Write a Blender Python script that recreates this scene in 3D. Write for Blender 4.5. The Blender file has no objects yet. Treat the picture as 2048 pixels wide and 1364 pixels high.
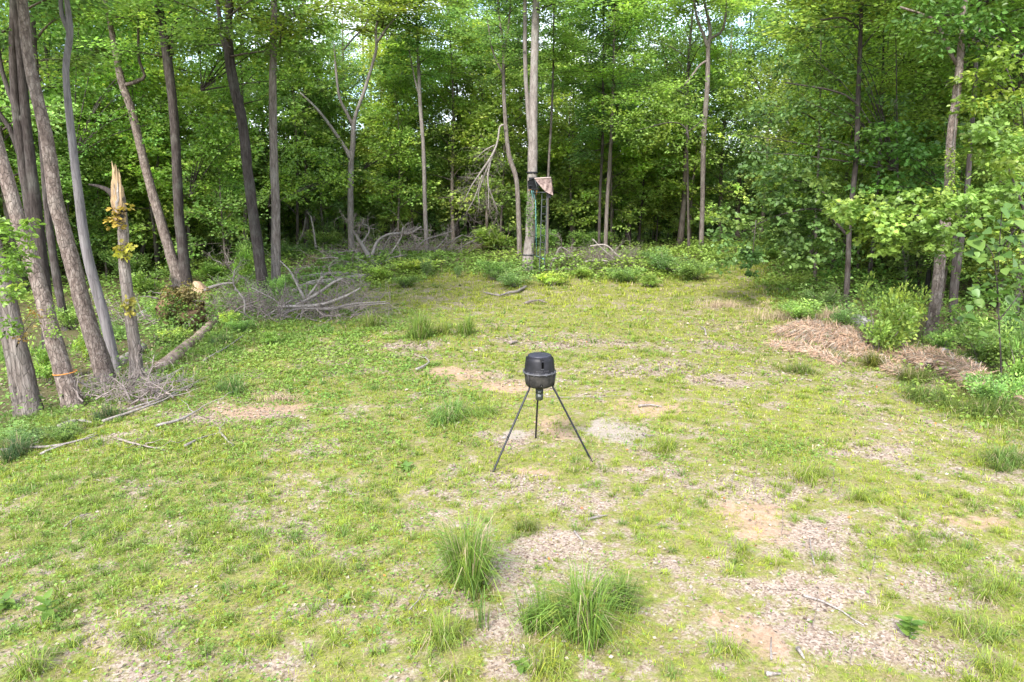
import bpy, math, random
import numpy as np
from mathutils import Vector, Matrix

# ------------------------------------------------------------------ camera, world, sun, exposure
S = bpy.context.scene
COL = S.collection
F, PITCH, CAMH = 1365.0, math.radians(12.0), 4.3
cam = bpy.data.objects.new('camera', bpy.data.cameras.new('camera'))
COL.objects.link(cam)
cam.location = (0, 0, CAMH)
cam.rotation_euler = (math.radians(90) - PITCH, 0, 0)
cam.data.sensor_width = 36.0
cam.data.lens = 24.0
cam.data.clip_start = 0.1
cam.data.clip_end = 3000
S.camera = cam

SUN_EL, SUN_AZ = math.radians(42), math.radians(202)      # azimuth from +Y, clockwise: behind the camera, to its left
w = bpy.data.worlds.new("World")
S.world = w
w.use_nodes = True
nt = w.node_tree
bg = nt.nodes['Background']
sky = nt.nodes.new('ShaderNodeTexSky')
sky.sky_type = 'NISHITA'
sky.sun_disc = False
sky.sun_elevation = SUN_EL
sky.sun_rotation = SUN_AZ
tc = nt.nodes.new('ShaderNodeTexCoord')
cn = nt.nodes.new('ShaderNodeTexNoise')
cn.inputs['Scale'].default_value = 5.0
cn.inputs['Detail'].default_value = 5
cr = nt.nodes.new('ShaderNodeValToRGB')
cr.color_ramp.elements[0].position = 0.42
cr.color_ramp.elements[1].position = 0.66
mx = nt.nodes.new('ShaderNodeMix')
mx.data_type = 'RGBA'
mx.inputs['B'].default_value = (7.6, 7.8, 8.3, 1)
nt.links.new(tc.outputs['Generated'], cn.inputs['Vector'])
nt.links.new(cn.outputs['Fac'], cr.inputs['Fac'])
nt.links.new(cr.outputs['Color'], mx.inputs['Factor'])
nt.links.new(sky.outputs['Color'], mx.inputs['A'])
nt.links.new(mx.outputs['Result'], bg.inputs['Color'])
bg.inputs['Strength'].default_value = 0.15

sl = bpy.data.lights.new('sun', 'SUN')
sl.energy = 2.6
sl.angle = math.radians(14)
sl.color = (1.0, 0.97, 0.91)
so = bpy.data.objects.new('sun', sl)
COL.objects.link(so)
sd = Vector((math.sin(SUN_AZ) * math.cos(SUN_EL), math.cos(SUN_AZ) * math.cos(SUN_EL), math.sin(SUN_EL)))
so.rotation_euler = sd.to_track_quat('Z', 'Y').to_euler()
so.location = (-20, -20, 60)

S.view_settings.view_transform = 'Standard'
S.view_settings.look = 'None'
S.view_settings.gamma = 1
S.view_settings.exposure = 1.72
S.view_settings.use_curve_mapping = False
cy = S.cycles
cy.max_bounces = 8
cy.diffuse_bounces = 6
cy.glossy_bounces = 2
cy.transmission_bounces = 4
cy.transparent_max_bounces = 4
cy.caustics_reflective = False
cy.caustics_refractive = False
cy.use_denoising = True
cy.denoiser = 'OPENIMAGEDENOISE'
cy.denoising_input_passes = 'RGB_ALBEDO_NORMAL'

# ------------------------------------------------------------------ numpy helpers
RNG = np.random.default_rng(7)
random.seed(7)


def hash2(ix, iy, seed):
    h = (ix.astype(np.int64) * 374761393 + iy.astype(np.int64) * 668265263 + seed * 974711) & 0x7fffffff
    h = ((h ^ (h >> 13)) * 1274126177) & 0x7fffffff
    return ((h ^ (h >> 16)) & 0xffff) / 65535.0


def vnoise(x, y, seed=0):
    x = np.asarray(x, float); y = np.asarray(y, float)
    ix = np.floor(x); iy = np.floor(y)
    fx = x - ix; fy = y - iy
    fx = fx * fx * (3 - 2 * fx); fy = fy * fy * (3 - 2 * fy)
    a = hash2(ix, iy, seed); b = hash2(ix + 1, iy, seed)
    c = hash2(ix, iy + 1, seed); d = hash2(ix + 1, iy + 1, seed)
    return (a * (1 - fx) + b * fx) * (1 - fy) + (c * (1 - fx) + d * fx) * fy


def fbm(x, y, seed=0, octv=4):
    s = 0; a = 0.5; t = 0
    for i in range(octv):
        s = s + a * vnoise(x * 2 ** i, y * 2 ** i, seed + i * 17); t += a; a *= 0.55
    return s / t


def sstep(a, b, x):
    t = np.clip((np.asarray(x, float) - a) / (b - a), 0, 1)
    return t * t * (3 - 2 * t)


def gh(x, y):
    """height of the ground"""
    x = np.asarray(x, float); y = np.asarray(y, float)
    z = 0.16 * (fbm(x * 0.25, y * 0.25, 3, 3) - 0.5) + 0.05 * (fbm(x * 1.3, y * 1.3, 9, 3) - 0.5)
    z = z + 0.6 * sstep(28, 46, y)
    z = z - 4.0 * sstep(58, 105, y)
    z = z - 0.45 * sstep(0, 5, -(x + 6.6 + 0.16 * (y - 12))) * sstep(4, 10, y)
    z = z + 0.12 * sstep(2.2, 0.2, np.hypot(x - 9.9, y - 19.8))
    return z


CF = np.array([0, math.cos(PITCH), -math.sin(PITCH)])
CU = np.array([0, math.sin(PITCH), math.cos(PITCH)])


def ray(px, py):
    return np.array([(px - 1024) / F, 0, 0]) + CU * (682 - py) / F + CF


def at(px, py, dz=0.0):
    """point of the ground seen at a pixel of the photograph"""
    d = ray(px, py)
    z = 0.0
    for _ in range(14):
        t = (z - CAMH) / min(d[2], -0.012)
        p = np.array([0, 0, CAMH]) + d * t
        z = 0.5 * z + 0.5 * float(gh(p[0], p[1]))
    p[2] = float(gh(p[0], p[1])) + dz
    return p


def pt(px, py, Y):
    d = ray(px, py)
    return np.array([0, 0, CAMH]) + d * (Y / d[1])


def depth(p):
    return float((np.asarray(p) - np.array([0, 0, CAMH])) @ CF)


def proj(p):
    v = np.asarray(p) - np.array([0, 0, CAMH])
    dz = v @ CF
    return 1024 + F * v[..., 0] / dz, 682 - F * (v @ CU) / dz


def mesh(name, V, quads=None, tris=None, col=None, mat=None, smooth=False, mask=None):
    V = np.asarray(V, np.float32)
    me = bpy.data.meshes.new(name)
    nq = 0 if quads is None else len(quads)
    ntr = 0 if tris is None else len(tris)
    me.vertices.add(len(V))
    me.vertices.foreach_set('co', V.ravel())
    parts = []
    if nq: parts.append(np.asarray(quads, np.int32).ravel())
    if ntr: parts.append(np.asarray(tris, np.int32).ravel())
    idx = np.concatenate(parts)
    me.loops.add(len(idx))
    me.loops.foreach_set('vertex_index', idx)
    me.polygons.add(nq + ntr)
    st = np.concatenate([np.arange(nq) * 4, nq * 4 + np.arange(ntr) * 3]).astype(np.int32)
    me.polygons.foreach_set('loop_start', st)
    me.polygons.foreach_set('use_smooth', np.full(nq + ntr, smooth, bool))
    if col is not None:
        a = me.color_attributes.new('col', 'FLOAT_COLOR', 'POINT')
        c = np.ones((len(V), 4), np.float32); c[:, :3] = col
        a.data.foreach_set('color', c.ravel())
    if mask is not None:
        a = me.color_attributes.new('mask', 'FLOAT_COLOR', 'POINT')
        a.data.foreach_set('color', np.asarray(mask, np.float32).ravel())
    me.update(calc_edges=True)
    if mat: me.materials.append(mat)
    return me


def link(name, me, parent=None, loc=None, rotz=0.0, scale=None):
    o = bpy.data.objects.new(name, me)
    COL.objects.link(o)
    if parent is not None: o.parent = parent
    if loc is not None: o.location = loc
    if rotz: o.rotation_euler[2] = rotz
    if scale is not None: o.scale = scale
    return o


def tag(o, label=None, cat=None, group=None, kind=None):
    if label: o['label'] = label
    if cat: o['category'] = cat
    if group: o['group'] = group
    if kind: o['kind'] = kind
    return o


def thing(name, label, cat, loc, group=None):
    o = bpy.data.objects.new(name, None)
    COL.objects.link(o)
    o.location = loc
    o.empty_display_size = 0.2
    return tag(o, label, cat, group)


class Geo:
    """collects tubes and pieces, becomes one mesh"""
    def __init__(self):
        self.V = []; self.Q = []; self.T = []; self.C = []; self.n = 0

    def add(self, V, Q=None, T=None, C=None):
        V = np.asarray(V, float)
        self.V.append(V)
        if Q is not None and len(Q): self.Q.append(np.asarray(Q) + self.n)
        if T is not None and len(T): self.T.append(np.asarray(T) + self.n)
        if C is not None: self.C.append(np.broadcast_to(np.asarray(C, float), (len(V), 3)))
        self.n += len(V)
        return self

    def tube(self, P, R, seg=6, rough=0.0, seed=0, cap=True, C=None):
        P = np.asarray(P, float); R = np.broadcast_to(np.asarray(R, float), (len(P),)).copy()
        n = len(P)
        T = np.gradient(P, axis=0)
        T /= np.linalg.norm(T, axis=1)[:, None] + 1e-9
        ref = np.array([0.31, -0.95, 0.05]) if abs(T[0, 1]) < 0.9 else np.array([1.0, 0.1, 0])
        A = np.cross(T, ref); A /= np.linalg.norm(A, axis=1)[:, None] + 1e-9
        B = np.cross(T, A)
        th = np.arange(seg) * 2 * math.pi / seg
        rr = np.repeat(R[:, None], seg, 1)
        if rough:
            L = np.concatenate([[0], np.cumsum(np.linalg.norm(np.diff(P, axis=0), axis=1))])
            uu = np.repeat((np.arange(seg) / seg * 14)[None], n, 0)
            # periodic around: fold the angle so that the noise closes
            uu = np.minimum(uu, 14 - uu)
            vv = np.repeat(L[:, None] * 1.6, seg, 1)
            rr = rr * (1 + rough * (vnoise(uu * 1.4 + seed * 3.1, vv * 1.5, seed) - 0.5) * 2
                       + 0.6 * rough * (vnoise(uu * 2.9, vv * 5, seed + 5) - 0.5) * 2)
        V = P[:, None] + rr[..., None] * (np.cos(th)[None, :, None] * A[:, None] + np.sin(th)[None, :, None] * B[:, None])
        V = V.reshape(-1, 3)
        i = np.arange(n - 1)[:, None] * seg; j = np.arange(seg)[None]
        j2 = (j + 1) % seg
        Q = np.stack([i + j, i + j2, i + seg + j2, i + seg + j], -1).reshape(-1, 4)
        Tt = None
        if cap:
            V = np.vstack([V, P[0], P[-1]])
            c0, c1 = n * seg, n * seg + 1
            k = np.arange(seg)
            Tt = np.vstack([np.stack([np.full(seg, c0), (k + 1) % seg, k], 1),
                            np.stack([np.full(seg, c1), (n - 1) * seg + k, (n - 1) * seg + (k + 1) % seg], 1)])
        return self.add(V, Q, Tt, C)

    def lathe(self, prof, seg=40, cx=0, cy=0):
        prof = np.asarray(prof, float); n = len(prof)
        th = np.arange(seg) * 2 * math.pi / seg
        V = np.stack([cx + prof[:, :1] * np.cos(th), cy + prof[:, :1] * np.sin(th), np.repeat(prof[:, 1:], seg, 1)], -1).reshape(-1, 3)
        i = np.arange(n - 1)[:, None] * seg; j = np.arange(seg)[None]; j2 = (j + 1) % seg
        Q = np.stack([i + j, i + j2, i + seg + j2, i + seg + j], -1).reshape(-1, 4)
        return self.add(V, Q)

    def box(self, c, s, R=None):
        k = np.array([[x, y, z] for x in (-.5, .5) for y in (-.5, .5) for z in (-.5, .5)]) * np.asarray(s)
        if R is not None: k = k @ np.asarray(R).T
        Q = [[0, 1, 3, 2], [4, 6, 7, 5], [0, 4, 5, 1], [2, 3, 7, 6], [0, 2, 6, 4], [1, 5, 7, 3]]
        return self.add(k + np.asarray(c), Q)

    def slab(self, P, th, nrm):
        """polygon (4 corners) with a thickness along nrm"""
        P = np.asarray(P, float); n = np.asarray(nrm, float) * th
        V = np.vstack([P - n / 2, P + n / 2])
        Q = [[3, 2, 1, 0], [4, 5, 6, 7]] + [[i, (i + 1) % 4, 4 + (i + 1) % 4, 4 + i] for i in range(4)]
        return self.add(V, Q)

    def build(self, name, mat=None, smooth=True, origin=None):
        V = np.vstack(self.V)
        if origin is not None: V = V - np.asarray(origin)
        return mesh(name, V, np.vstack(self.Q) if self.Q else None, np.vstack(self.T) if self.T else None,
                    np.vstack(self.C) if self.C else None, mat, smooth)


def spline(P, step=0.3):
    """Catmull-Rom through P, resampled"""
    P = np.asarray(P, float)
    if len(P) == 2:
        n = max(2, int(np.linalg.norm(P[1][:3] - P[0][:3]) / step) + 1)
        t = np.linspace(0, 1, n)[:, None]
        return P[0] * (1 - t) + P[1] * t
    E = np.vstack([2 * P[0] - P[1], P, 2 * P[-1] - P[-2]])
    out = []
    for i in range(len(P) - 1):
        a, b, c, d = E[i:i + 4]
        n = max(2, int(np.linalg.norm((c - b)[:3]) / step) + 1)
        t = np.linspace(0, 1, n, endpoint=False)[:, None]
        out.append(0.5 * (2 * b + (c - a) * t + (2 * a - 5 * b + 4 * c - d) * t ** 2 + (3 * b - a - 3 * c + d) * t ** 3))
    out.append(P[-1:])
    return np.vstack(out)


# ------------------------------------------------------------------ materials
def mat(name):
    m = bpy.data.materials.new(name)
    m.use_nodes = True
    t = m.node_tree
    t.nodes.clear()
    out = t.nodes.new('ShaderNodeOutputMaterial')
    return m, t, out


def N(t, typ, **kw):
    n = t.nodes.new(typ)
    for k, v in kw.items(): setattr(n, k, v)
    return n


def ramp(t, stops):
    r = N(t, 'ShaderNodeValToRGB')
    el = r.color_ramp.elements
    while len(el) < len(stops): el.new(0.5)
    for e, (p, c) in zip(el, stops):
        e.position = p; e.color = tuple(c) + (1,)
    return r


def leaf_material(name, trans=0.4, obj_var=0.25, rough=0.45, spec=0.3, gain=(1, 1, 1)):
    m, t, out = mat(name)
    a = N(t, 'ShaderNodeAttribute', attribute_name='col')
    oi = N(t, 'ShaderNodeObjectInfo')
    hs = N(t, 'ShaderNodeHueSaturation')
    mr = N(t, 'ShaderNodeMapRange'); mr.inputs['To Min'].default_value = 1 - obj_var; mr.inputs['To Max'].default_value = 1 + obj_var
    mh = N(t, 'ShaderNodeMapRange'); mh.inputs['To Min'].default_value = 0.5 - 0.06 * obj_var; mh.inputs['To Max'].default_value = 0.5 + 0.06 * obj_var
    ml = N(t, 'ShaderNodeMath', operation='FRACT'); mm = N(t, 'ShaderNodeMath', operation='MULTIPLY'); mm.inputs[1].default_value = 7.31
    t.links.new(oi.outputs['Random'], mr.inputs['Value'])
    t.links.new(oi.outputs['Random'], mm.inputs[0]); t.links.new(mm.outputs[0], ml.inputs[0]); t.links.new(ml.outputs[0], mh.inputs['Value'])
    t.links.new(a.outputs['Color'], hs.inputs['Color'])
    t.links.new(mr.outputs[0], hs.inputs['Value']); t.links.new(mh.outputs[0], hs.inputs['Hue'])
    p = N(t, 'ShaderNodeBsdfPrincipled')
    p.inputs['Roughness'].default_value = rough
    p.inputs['Specular IOR Level'].default_value = spec
    t.links.new(hs.outputs['Color'], p.inputs['Base Color'])
    g = N(t, 'ShaderNodeMix', data_type='RGBA', blend_type='MULTIPLY'); g.inputs['Factor'].default_value = 1
    g.inputs['B'].default_value = (1.25, 1.35, 0.8, 1)
    t.links.new(hs.outputs['Color'], g.inputs['A'])
    tr = N(t, 'ShaderNodeBsdfTranslucent')
    t.links.new(g.outputs['Result'], tr.inputs['Color'])
    mxs = N(t, 'ShaderNodeMixShader'); mxs.inputs[0].default_value = trans
    t.links.new(p.outputs[0], mxs.inputs[1]); t.links.new(tr.outputs[0], mxs.inputs[2])
    t.links.new(mxs.outputs[0], out.inputs[0])
    return m


def bark_material(name, a, b, c, sx=9.0, sz=1.6, bump=0.6, lichen=0.25, var=0.2):
    """a dark furrow, b bark, c pale plates"""
    m, t, out = mat(name)
    tcn = N(t, 'ShaderNodeTexCoord')
    mp = N(t, 'ShaderNodeMapping'); mp.inputs['Scale'].default_value = (sx, sx, sz)
    t.links.new(tcn.outputs['Object'], mp.inputs['Vector'])
    n1 = N(t, 'ShaderNodeTexNoise'); n1.inputs['Scale'].default_value = 1.6; n1.inputs['Detail'].default_value = 7; n1.inputs['Roughness'].default_value = 0.65
    t.links.new(mp.outputs[0], n1.inputs['Vector'])
    v1 = N(t, 'ShaderNodeTexVoronoi', feature='DISTANCE_TO_EDGE'); v1.inputs['Scale'].default_value = 2.0
    t.links.new(mp.outputs[0], v1.inputs['Vector'])
    r1 = ramp(t, [(0.25, a), (0.48, b), (0.75, c)])
    t.links.new(n1.outputs['Fac'], r1.inputs['Fac'])
    n2 = N(t, 'ShaderNodeTexNoise'); n2.inputs['Scale'].default_value = 1.7; n2.inputs['Detail'].default_value = 4
    t.links.new(tcn.outputs['Object'], n2.inputs['Vector'])
    r2 = ramp(t, [(0.5, (0, 0, 0)), (0.72, (1, 1, 1))])
    t.links.new(n2.outputs['Fac'], r2.inputs['Fac'])
    lm = N(t, 'ShaderNodeMath', operation='MULTIPLY'); lm.inputs[1].default_value = lichen
    t.links.new(r2.outputs['Color'], lm.inputs[0])
    mixl = N(t, 'ShaderNodeMix', data_type='RGBA')
    mixl.inputs['B'].default_value = (0.30, 0.31, 0.27, 1)
    t.links.new(lm.outputs[0], mixl.inputs['Factor']); t.links.new(r1.outputs['Color'], mixl.inputs['A'])
    rv = ramp(t, [(0.0, (0.45,) * 3), (0.09, (1, 1, 1))])
    t.links.new(v1.outputs['Distance'], rv.inputs['Fac'])
    mv = N(t, 'ShaderNodeMix', data_type='RGBA', blend_type='MULTIPLY'); mv.inputs['Factor'].default_value = 0.6
    t.links.new(mixl.outputs['Result'], mv.inputs['A']); t.links.new(rv.outputs['Color'], mv.inputs['B'])
    oi = N(t, 'ShaderNodeObjectInfo')
    mr = N(t, 'ShaderNodeMapRange'); mr.inputs['To Min'].default_value = 1 - var; mr.inputs['To Max'].default_value = 1 + var
    t.links.new(oi.outputs['Random'], mr.inputs['Value'])
    hs = N(t, 'ShaderNodeHueSaturation')
    t.links.new(mr.outputs[0], hs.inputs['Value']); t.links.new(mv.outputs['Result'], hs.inputs['Color'])
    p = N(t, 'ShaderNodeBsdfPrincipled'); p.inputs['Roughness'].default_value = 0.9; p.inputs['Specular IOR Level'].default_value = 0.15
    t.links.new(hs.outputs['Color'], p.inputs['Base Color'])
    ad = N(t, 'ShaderNodeMath', operation='MULTIPLY')
    t.links.new(n1.outputs['Fac'], ad.inputs[0]); t.links.new(rv.outputs['Color'], ad.inputs[1])
    bp = N(t, 'ShaderNodeBump'); bp.inputs['Strength'].default_value = bump; bp.inputs['Distance'].default_value = 0.04
    t.links.new(ad.outputs[0], bp.inputs['Height']); t.links.new(bp.outputs[0], p.inputs['Normal'])
    t.links.new(p.outputs[0], out.inputs[0])
    return m


def plain(name, c, rough=0.6, spec=0.4, noise=0.25, nscale=18, bump=0.0, c2=None, metallic=0.0, stretch=None):
    m, t, out = mat(name)
    tcn = N(t, 'ShaderNodeTexCoord')
    n1 = N(t, 'ShaderNodeTexNoise'); n1.inputs['Scale'].default_value = nscale; n1.inputs['Detail'].default_value = 6
    if stretch:
        mp = N(t, 'ShaderNodeMapping'); mp.inputs['Scale'].default_value = stretch
        t.links.new(tcn.outputs['Object'], mp.inputs['Vector']); t.links.new(mp.outputs[0], n1.inputs['Vector'])
    else:
        t.links.new(tcn.outputs['Object'], n1.inputs['Vector'])
    c = np.asarray(c, float)
    lo = c * (1 - noise); hi = c * (1 + noise) if c2 is None else np.asarray(c2)
    r1 = ramp(t, [(0.3, lo), (0.7, np.clip(hi, 0, 1))])
    t.links.new(n1.outputs['Fac'], r1.inputs['Fac'])
    p = N(t, 'ShaderNodeBsdfPrincipled'); p.inputs['Roughness'].default_value = rough
    p.inputs['Specular IOR Level'].default_value = spec; p.inputs['Metallic'].default_value = metallic
    t.links.new(r1.outputs['Color'], p.inputs['Base Color'])
    if bump:
        bp = N(t, 'ShaderNodeBump'); bp.inputs['Strength'].default_value = bump; bp.inputs['Distance'].default_value = 0.02
        t.links.new(n1.outputs['Fac'], bp.inputs['Height']); t.links.new(bp.outputs[0], p.inputs['Normal'])
    t.links.new(p.outputs[0], out.inputs[0])
    return m


def ground_material():
    m, t, out = mat('ground')
    tcn = N(t, 'ShaderNodeTexCoord')
    ms = N(t, 'ShaderNodeAttribute', attribute_name='mask')
    sp = N(t, 'ShaderNodeSeparateColor')
    t.links.new(ms.outputs['Color'], sp.inputs[0])

    def noise(sc, det=6, ro=0.6):
        n = N(t, 'ShaderNodeTexNoise'); n.inputs['Scale'].default_value = sc; n.inputs['Detail'].default_value = det; n.inputs['Roughness'].default_value = ro
        t.links.new(tcn.outputs['Object'], n.inputs['Vector'])
        return n
    nf = noise(16, 8, 0.75); nm = noise(1.3, 6); ne = noise(4.5, 8, 0.8)
    vo = N(t, 'ShaderNodeTexVoronoi'); vo.inputs['Scale'].default_value = 42; t.links.new(tcn.outputs['Object'], vo.inputs['Vector'])
    dry_ = ramp(t, [(0.3, (0.095, 0.072, 0.034)), (0.5, (0.235, 0.19, 0.095)), (0.7, (0.39, 0.32, 0.185))])
    grn_ = ramp(t, [(0.3, (0.07, 0.09, 0.018)), (0.5, (0.175, 0.21, 0.036)), (0.7, (0.31, 0.325, 0.07))])
    n9 = noise(34, 5, 0.8)
    t.links.new(n9.outputs['Fac'], dry_.inputs['Fac']); t.links.new(nf.outputs['Fac'], grn_.inputs['Fac'])
    n7 = noise(6.5, 8, 0.75)
    r7 = ramp(t, [(0.40, (0, 0, 0)), (0.60, (1, 1, 1))])
    t.links.new(n7.outputs['Fac'], r7.inputs['Fac'])
    base = N(t, 'ShaderNodeMix', data_type='RGBA')
    t.links.new(r7.outputs['Color'], base.inputs['Factor']); t.links.new(dry_.outputs['Color'], base.inputs['A']); t.links.new(grn_.outputs['Color'], base.inputs['B'])
    lit = ramp(t, [(0.0, (0.15, 0.105, 0.08)), (0.3, (0.27, 0.20, 0.155)), (0.7, (0.35, 0.28, 0.225)), (1.0, (0.40, 0.335, 0.28))])
    sv = N(t, 'ShaderNodeSeparateColor'); t.links.new(vo.outputs['Color'], sv.inputs[0])
    t.links.new(sv.outputs[0], lit.inputs['Fac'])
    clay = ramp(t, [(0.3, (0.25, 0.155, 0.10)), (0.5, (0.37, 0.25, 0.17)), (0.7, (0.45, 0.335, 0.25))])
    t.links.new(nf.outputs['Fac'], clay.inputs['Fac'])
    gv = noise(45, 4, 0.8)
    grav = ramp(t, [(0.3, (0.19, 0.15, 0.12)), (0.5, (0.32, 0.27, 0.225)), (0.7, (0.44, 0.385, 0.33))])
    t.links.new(gv.outputs['Fac'], grav.inputs['Fac'])
    woods = ramp(t, [(0.3, (0.06, 0.055, 0.026)), (0.55, (0.12, 0.105, 0.05)), (0.8, (0.22, 0.18, 0.11))])
    t.links.new(nf.outputs['Fac'], woods.inputs['Fac'])
    cur = base.outputs['Result']

    def lay(cur, mask_out, colr, gain=1.6):
        a1 = N(t, 'ShaderNodeMath', operation='MULTIPLY_ADD'); a1.inputs[1].default_value = 2.6; a1.inputs[2].default_value = -1.3
        t.links.new(ne.outputs['Fac'], a1.inputs[0])
        a2 = N(t, 'ShaderNodeMath', operation='ADD'); t.links.new(mask_out, a2.inputs[0]); t.links.new(a1.outputs[0], a2.inputs[1])
        mr = N(t, 'ShaderNodeMapRange', interpolation_type='SMOOTHSTEP'); mr.inputs['From Min'].default_value = 0.25; mr.inputs['From Max'].default_value = 0.75
        t.links.new(a2.outputs[0], mr.inputs['Value'])
        mxn = N(t, 'ShaderNodeMix', data_type='RGBA')
        t.links.new(mr.outputs[0], mxn.inputs['Factor']); t.links.new(cur, mxn.inputs['A']); t.links.new(colr, mxn.inputs['B'])
        return mxn.outputs['Result']
    cur = lay(cur, sp.outputs[0], lit.outputs['Color'])
    cur = lay(cur, sp.outputs[1], clay.outputs['Color'])
    cur = lay(cur, sp.outputs[2], grav.outputs['Color'])
    cur = lay(cur, ms.outputs['Alpha'], woods.outputs['Color'])
    p = N(t, 'ShaderNodeBsdfPrincipled'); p.inputs['Roughness'].default_value = 0.95; p.inputs['Specular IOR Level'].default_value = 0.1
    t.links.new(cur, p.inputs['Base Color'])
    bp = N(t, 'ShaderNodeBump'); bp.inputs['Strength'].default_value = 0.7; bp.inputs['Distance'].default_value = 0.03
    ad = N(t, 'ShaderNodeMath', operation='ADD'); t.links.new(nf.outputs['Fac'], ad.inputs[0]); t.links.new(sv.outputs[0], ad.inputs[1])
    t.links.new(ad.outputs[0], bp.inputs['Height']); t.links.new(bp.outputs[0], p.inputs['Normal'])
    t.links.new(p.outputs[0], out.inputs[0])
    return m


M_LEAF = leaf_material('leaf', 0.45, 0.22)
M_LEAF_NEAR = leaf_material('near_leaf', 0.38, 0.06, 0.42, 0.35)
M_GRASS = leaf_material('grass', 0.3, 0.0, 0.5, 0.25)
M_DRY = leaf_material('dry_leaf', 0.12, 0.0, 0.8, 0.1)
M_BARK = bark_material('grey_brown_bark', (0.055, 0.042, 0.036), (0.165, 0.135, 0.12), (0.32, 0.275, 0.25), bump=0.9)
M_BARK_PLATED = bark_material('plated_bark', (0.05, 0.038, 0.033), (0.155, 0.118, 0.102), (0.36, 0.30, 0.265), sx=7, sz=3.2, bump=1.0, lichen=0.12)
M_BARK_DARK = bark_material('dark_bark', (0.022, 0.017, 0.016), (0.058, 0.046, 0.042), (0.12, 0.10, 0.095), lichen=0.2)
M_BARK_PALE = bark_material('pale_smooth_bark', (0.09, 0.075, 0.068), (0.20, 0.17, 0.155), (0.31, 0.275, 0.255), sx=5, sz=1.2, bump=0.25, lichen=0.4)
M_BARK_FAR = bark_material('woodland_bark', (0.04, 0.032, 0.026), (0.10, 0.08, 0.068), (0.20, 0.165, 0.14), var=0.45)
M_DEAD = bark_material('weathered_dead_wood', (0.11, 0.09, 0.08), (0.26, 0.225, 0.205), (0.42, 0.38, 0.355), sx=12, sz=4, bump=0.4, lichen=0.1)
M_TWIG = bark_material('dead_twig', (0.10, 0.08, 0.07), (0.21, 0.17, 0.155), (0.34, 0.29, 0.265), sx=10, sz=10, bump=0.1, lichen=0.0, var=0.25)
M_SNAG = bark_material('bare_grey_wood', (0.075, 0.066, 0.068), (0.145, 0.13, 0.133), (0.21, 0.19, 0.195), sx=8, sz=0.8, bump=0.3, lichen=0.1)
M_SPLINT = plain('split_wood', (0.25, 0.165, 0.095), 0.8, 0.2, 0.35, 2.4, 0.8, (0.52, 0.37, 0.22), stretch=(14, 14, 0.7))
M_CUT = plain('cut_wood', (0.45, 0.31, 0.19), 0.8, 0.2, 0.3, 9)
M_CLAY = plain('root_earth', (0.06, 0.04, 0.028), 0.95, 0.1, 0.6, 3.5, 1.0, (0.30, 0.19, 0.115))
M_PLASTIC = plain('black_plastic', (0.0085, 0.008, 0.0105), 0.5, 0.3, 0.2, 9, 0.0, (0.016, 0.0148, 0.019))
M_LID = plain('lid_plastic', (0.022, 0.022, 0.034), 0.5, 0.4, 0.1, 6, 0.0, (0.028, 0.028, 0.042))
M_PLASTIC_DULL = plain('dusty_black_plastic', (0.010, 0.0095, 0.009), 0.65, 0.25, 0.3, 11, 0.05, (0.048, 0.043, 0.039))
M_STEEL = plain('black_painted_steel', (0.009, 0.009, 0.012), 0.45, 0.35, 0.2, 12, 0, (0.017, 0.017, 0.024))
M_RIM = plain('worn_rim', (0.085, 0.083, 0.092), 0.5, 0.4, 0.4, 14)
M_GREEN_DEVICE = plain('dark_green_plastic', (0.022, 0.026, 0.02), 0.4, 0.5, 0.25, 20)
M_METAL = plain('grey_screw', (0.35, 0.34, 0.33), 0.35, 0.5, 0.1, 20, metallic=0.8)
M_CAMO = plain('faded_camouflage_cloth', (0.15, 0.10, 0.092), 0.9, 0.1, 0.5, 7, 0.2, (0.34, 0.25, 0.23))
M_BLACKCLOTH = plain('black_cloth', (0.018, 0.018, 0.022), 0.8, 0.2, 0.3, 12)
M_TEAL = plain('teal_strap', (0.12, 0.30, 0.30), 0.7, 0.2, 0.2, 10)
M_ORANGE = plain('orange_twine', (0.55, 0.22, 0.05), 0.7, 0.2, 0.2, 10)
M_STANDSTEEL = plain('olive_steel', (0.035, 0.042, 0.04), 0.5, 0.4, 0.2, 10)
M_STONE = plain('grey_wood', (0.20, 0.185, 0.185), 0.9, 0.2, 0.5, 6, 0.8, (0.34, 0.32, 0.32))
M_GROUND = ground_material()


# ------------------------------------------------------------------ leaves and crowns
def unit(v):
    return v / (np.linalg.norm(v, axis=-1, keepdims=True) + 1e-9)


SHAPES = {
    'rhomb': (np.array([[0, 0, 0], [0.5, 0.36, 0.10], [1, 0, -0.05], [0.5, -0.36, 0.10]]), [[0, 1, 2, 3]], []),
    'oval': (np.array([[0, 0, 0], [0.28, 0.27, 0.07], [0.68, 0.25, 0.05], [1.0, 0, -0.08], [0.68, -0.25, 0.05], [0.28, -0.27, 0.07]]),
             [[0, 3, 2, 1], [0, 5, 4, 3]], []),
    'star': (np.array([[0, 0, 0], [0.22, 0.50, 0.06], [0.42, 0.20, 0.0], [0.66, 0.42, 0.05], [1.0, 0, -0.06],
                       [0.66, -0.42, 0.05], [0.42, -0.20, 0], [0.22, -0.50, 0.06]]),
             [[0, 2, 3, 4], [0, 4, 5, 6]], [[0, 1, 2], [0, 6, 7]]),
}


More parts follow.
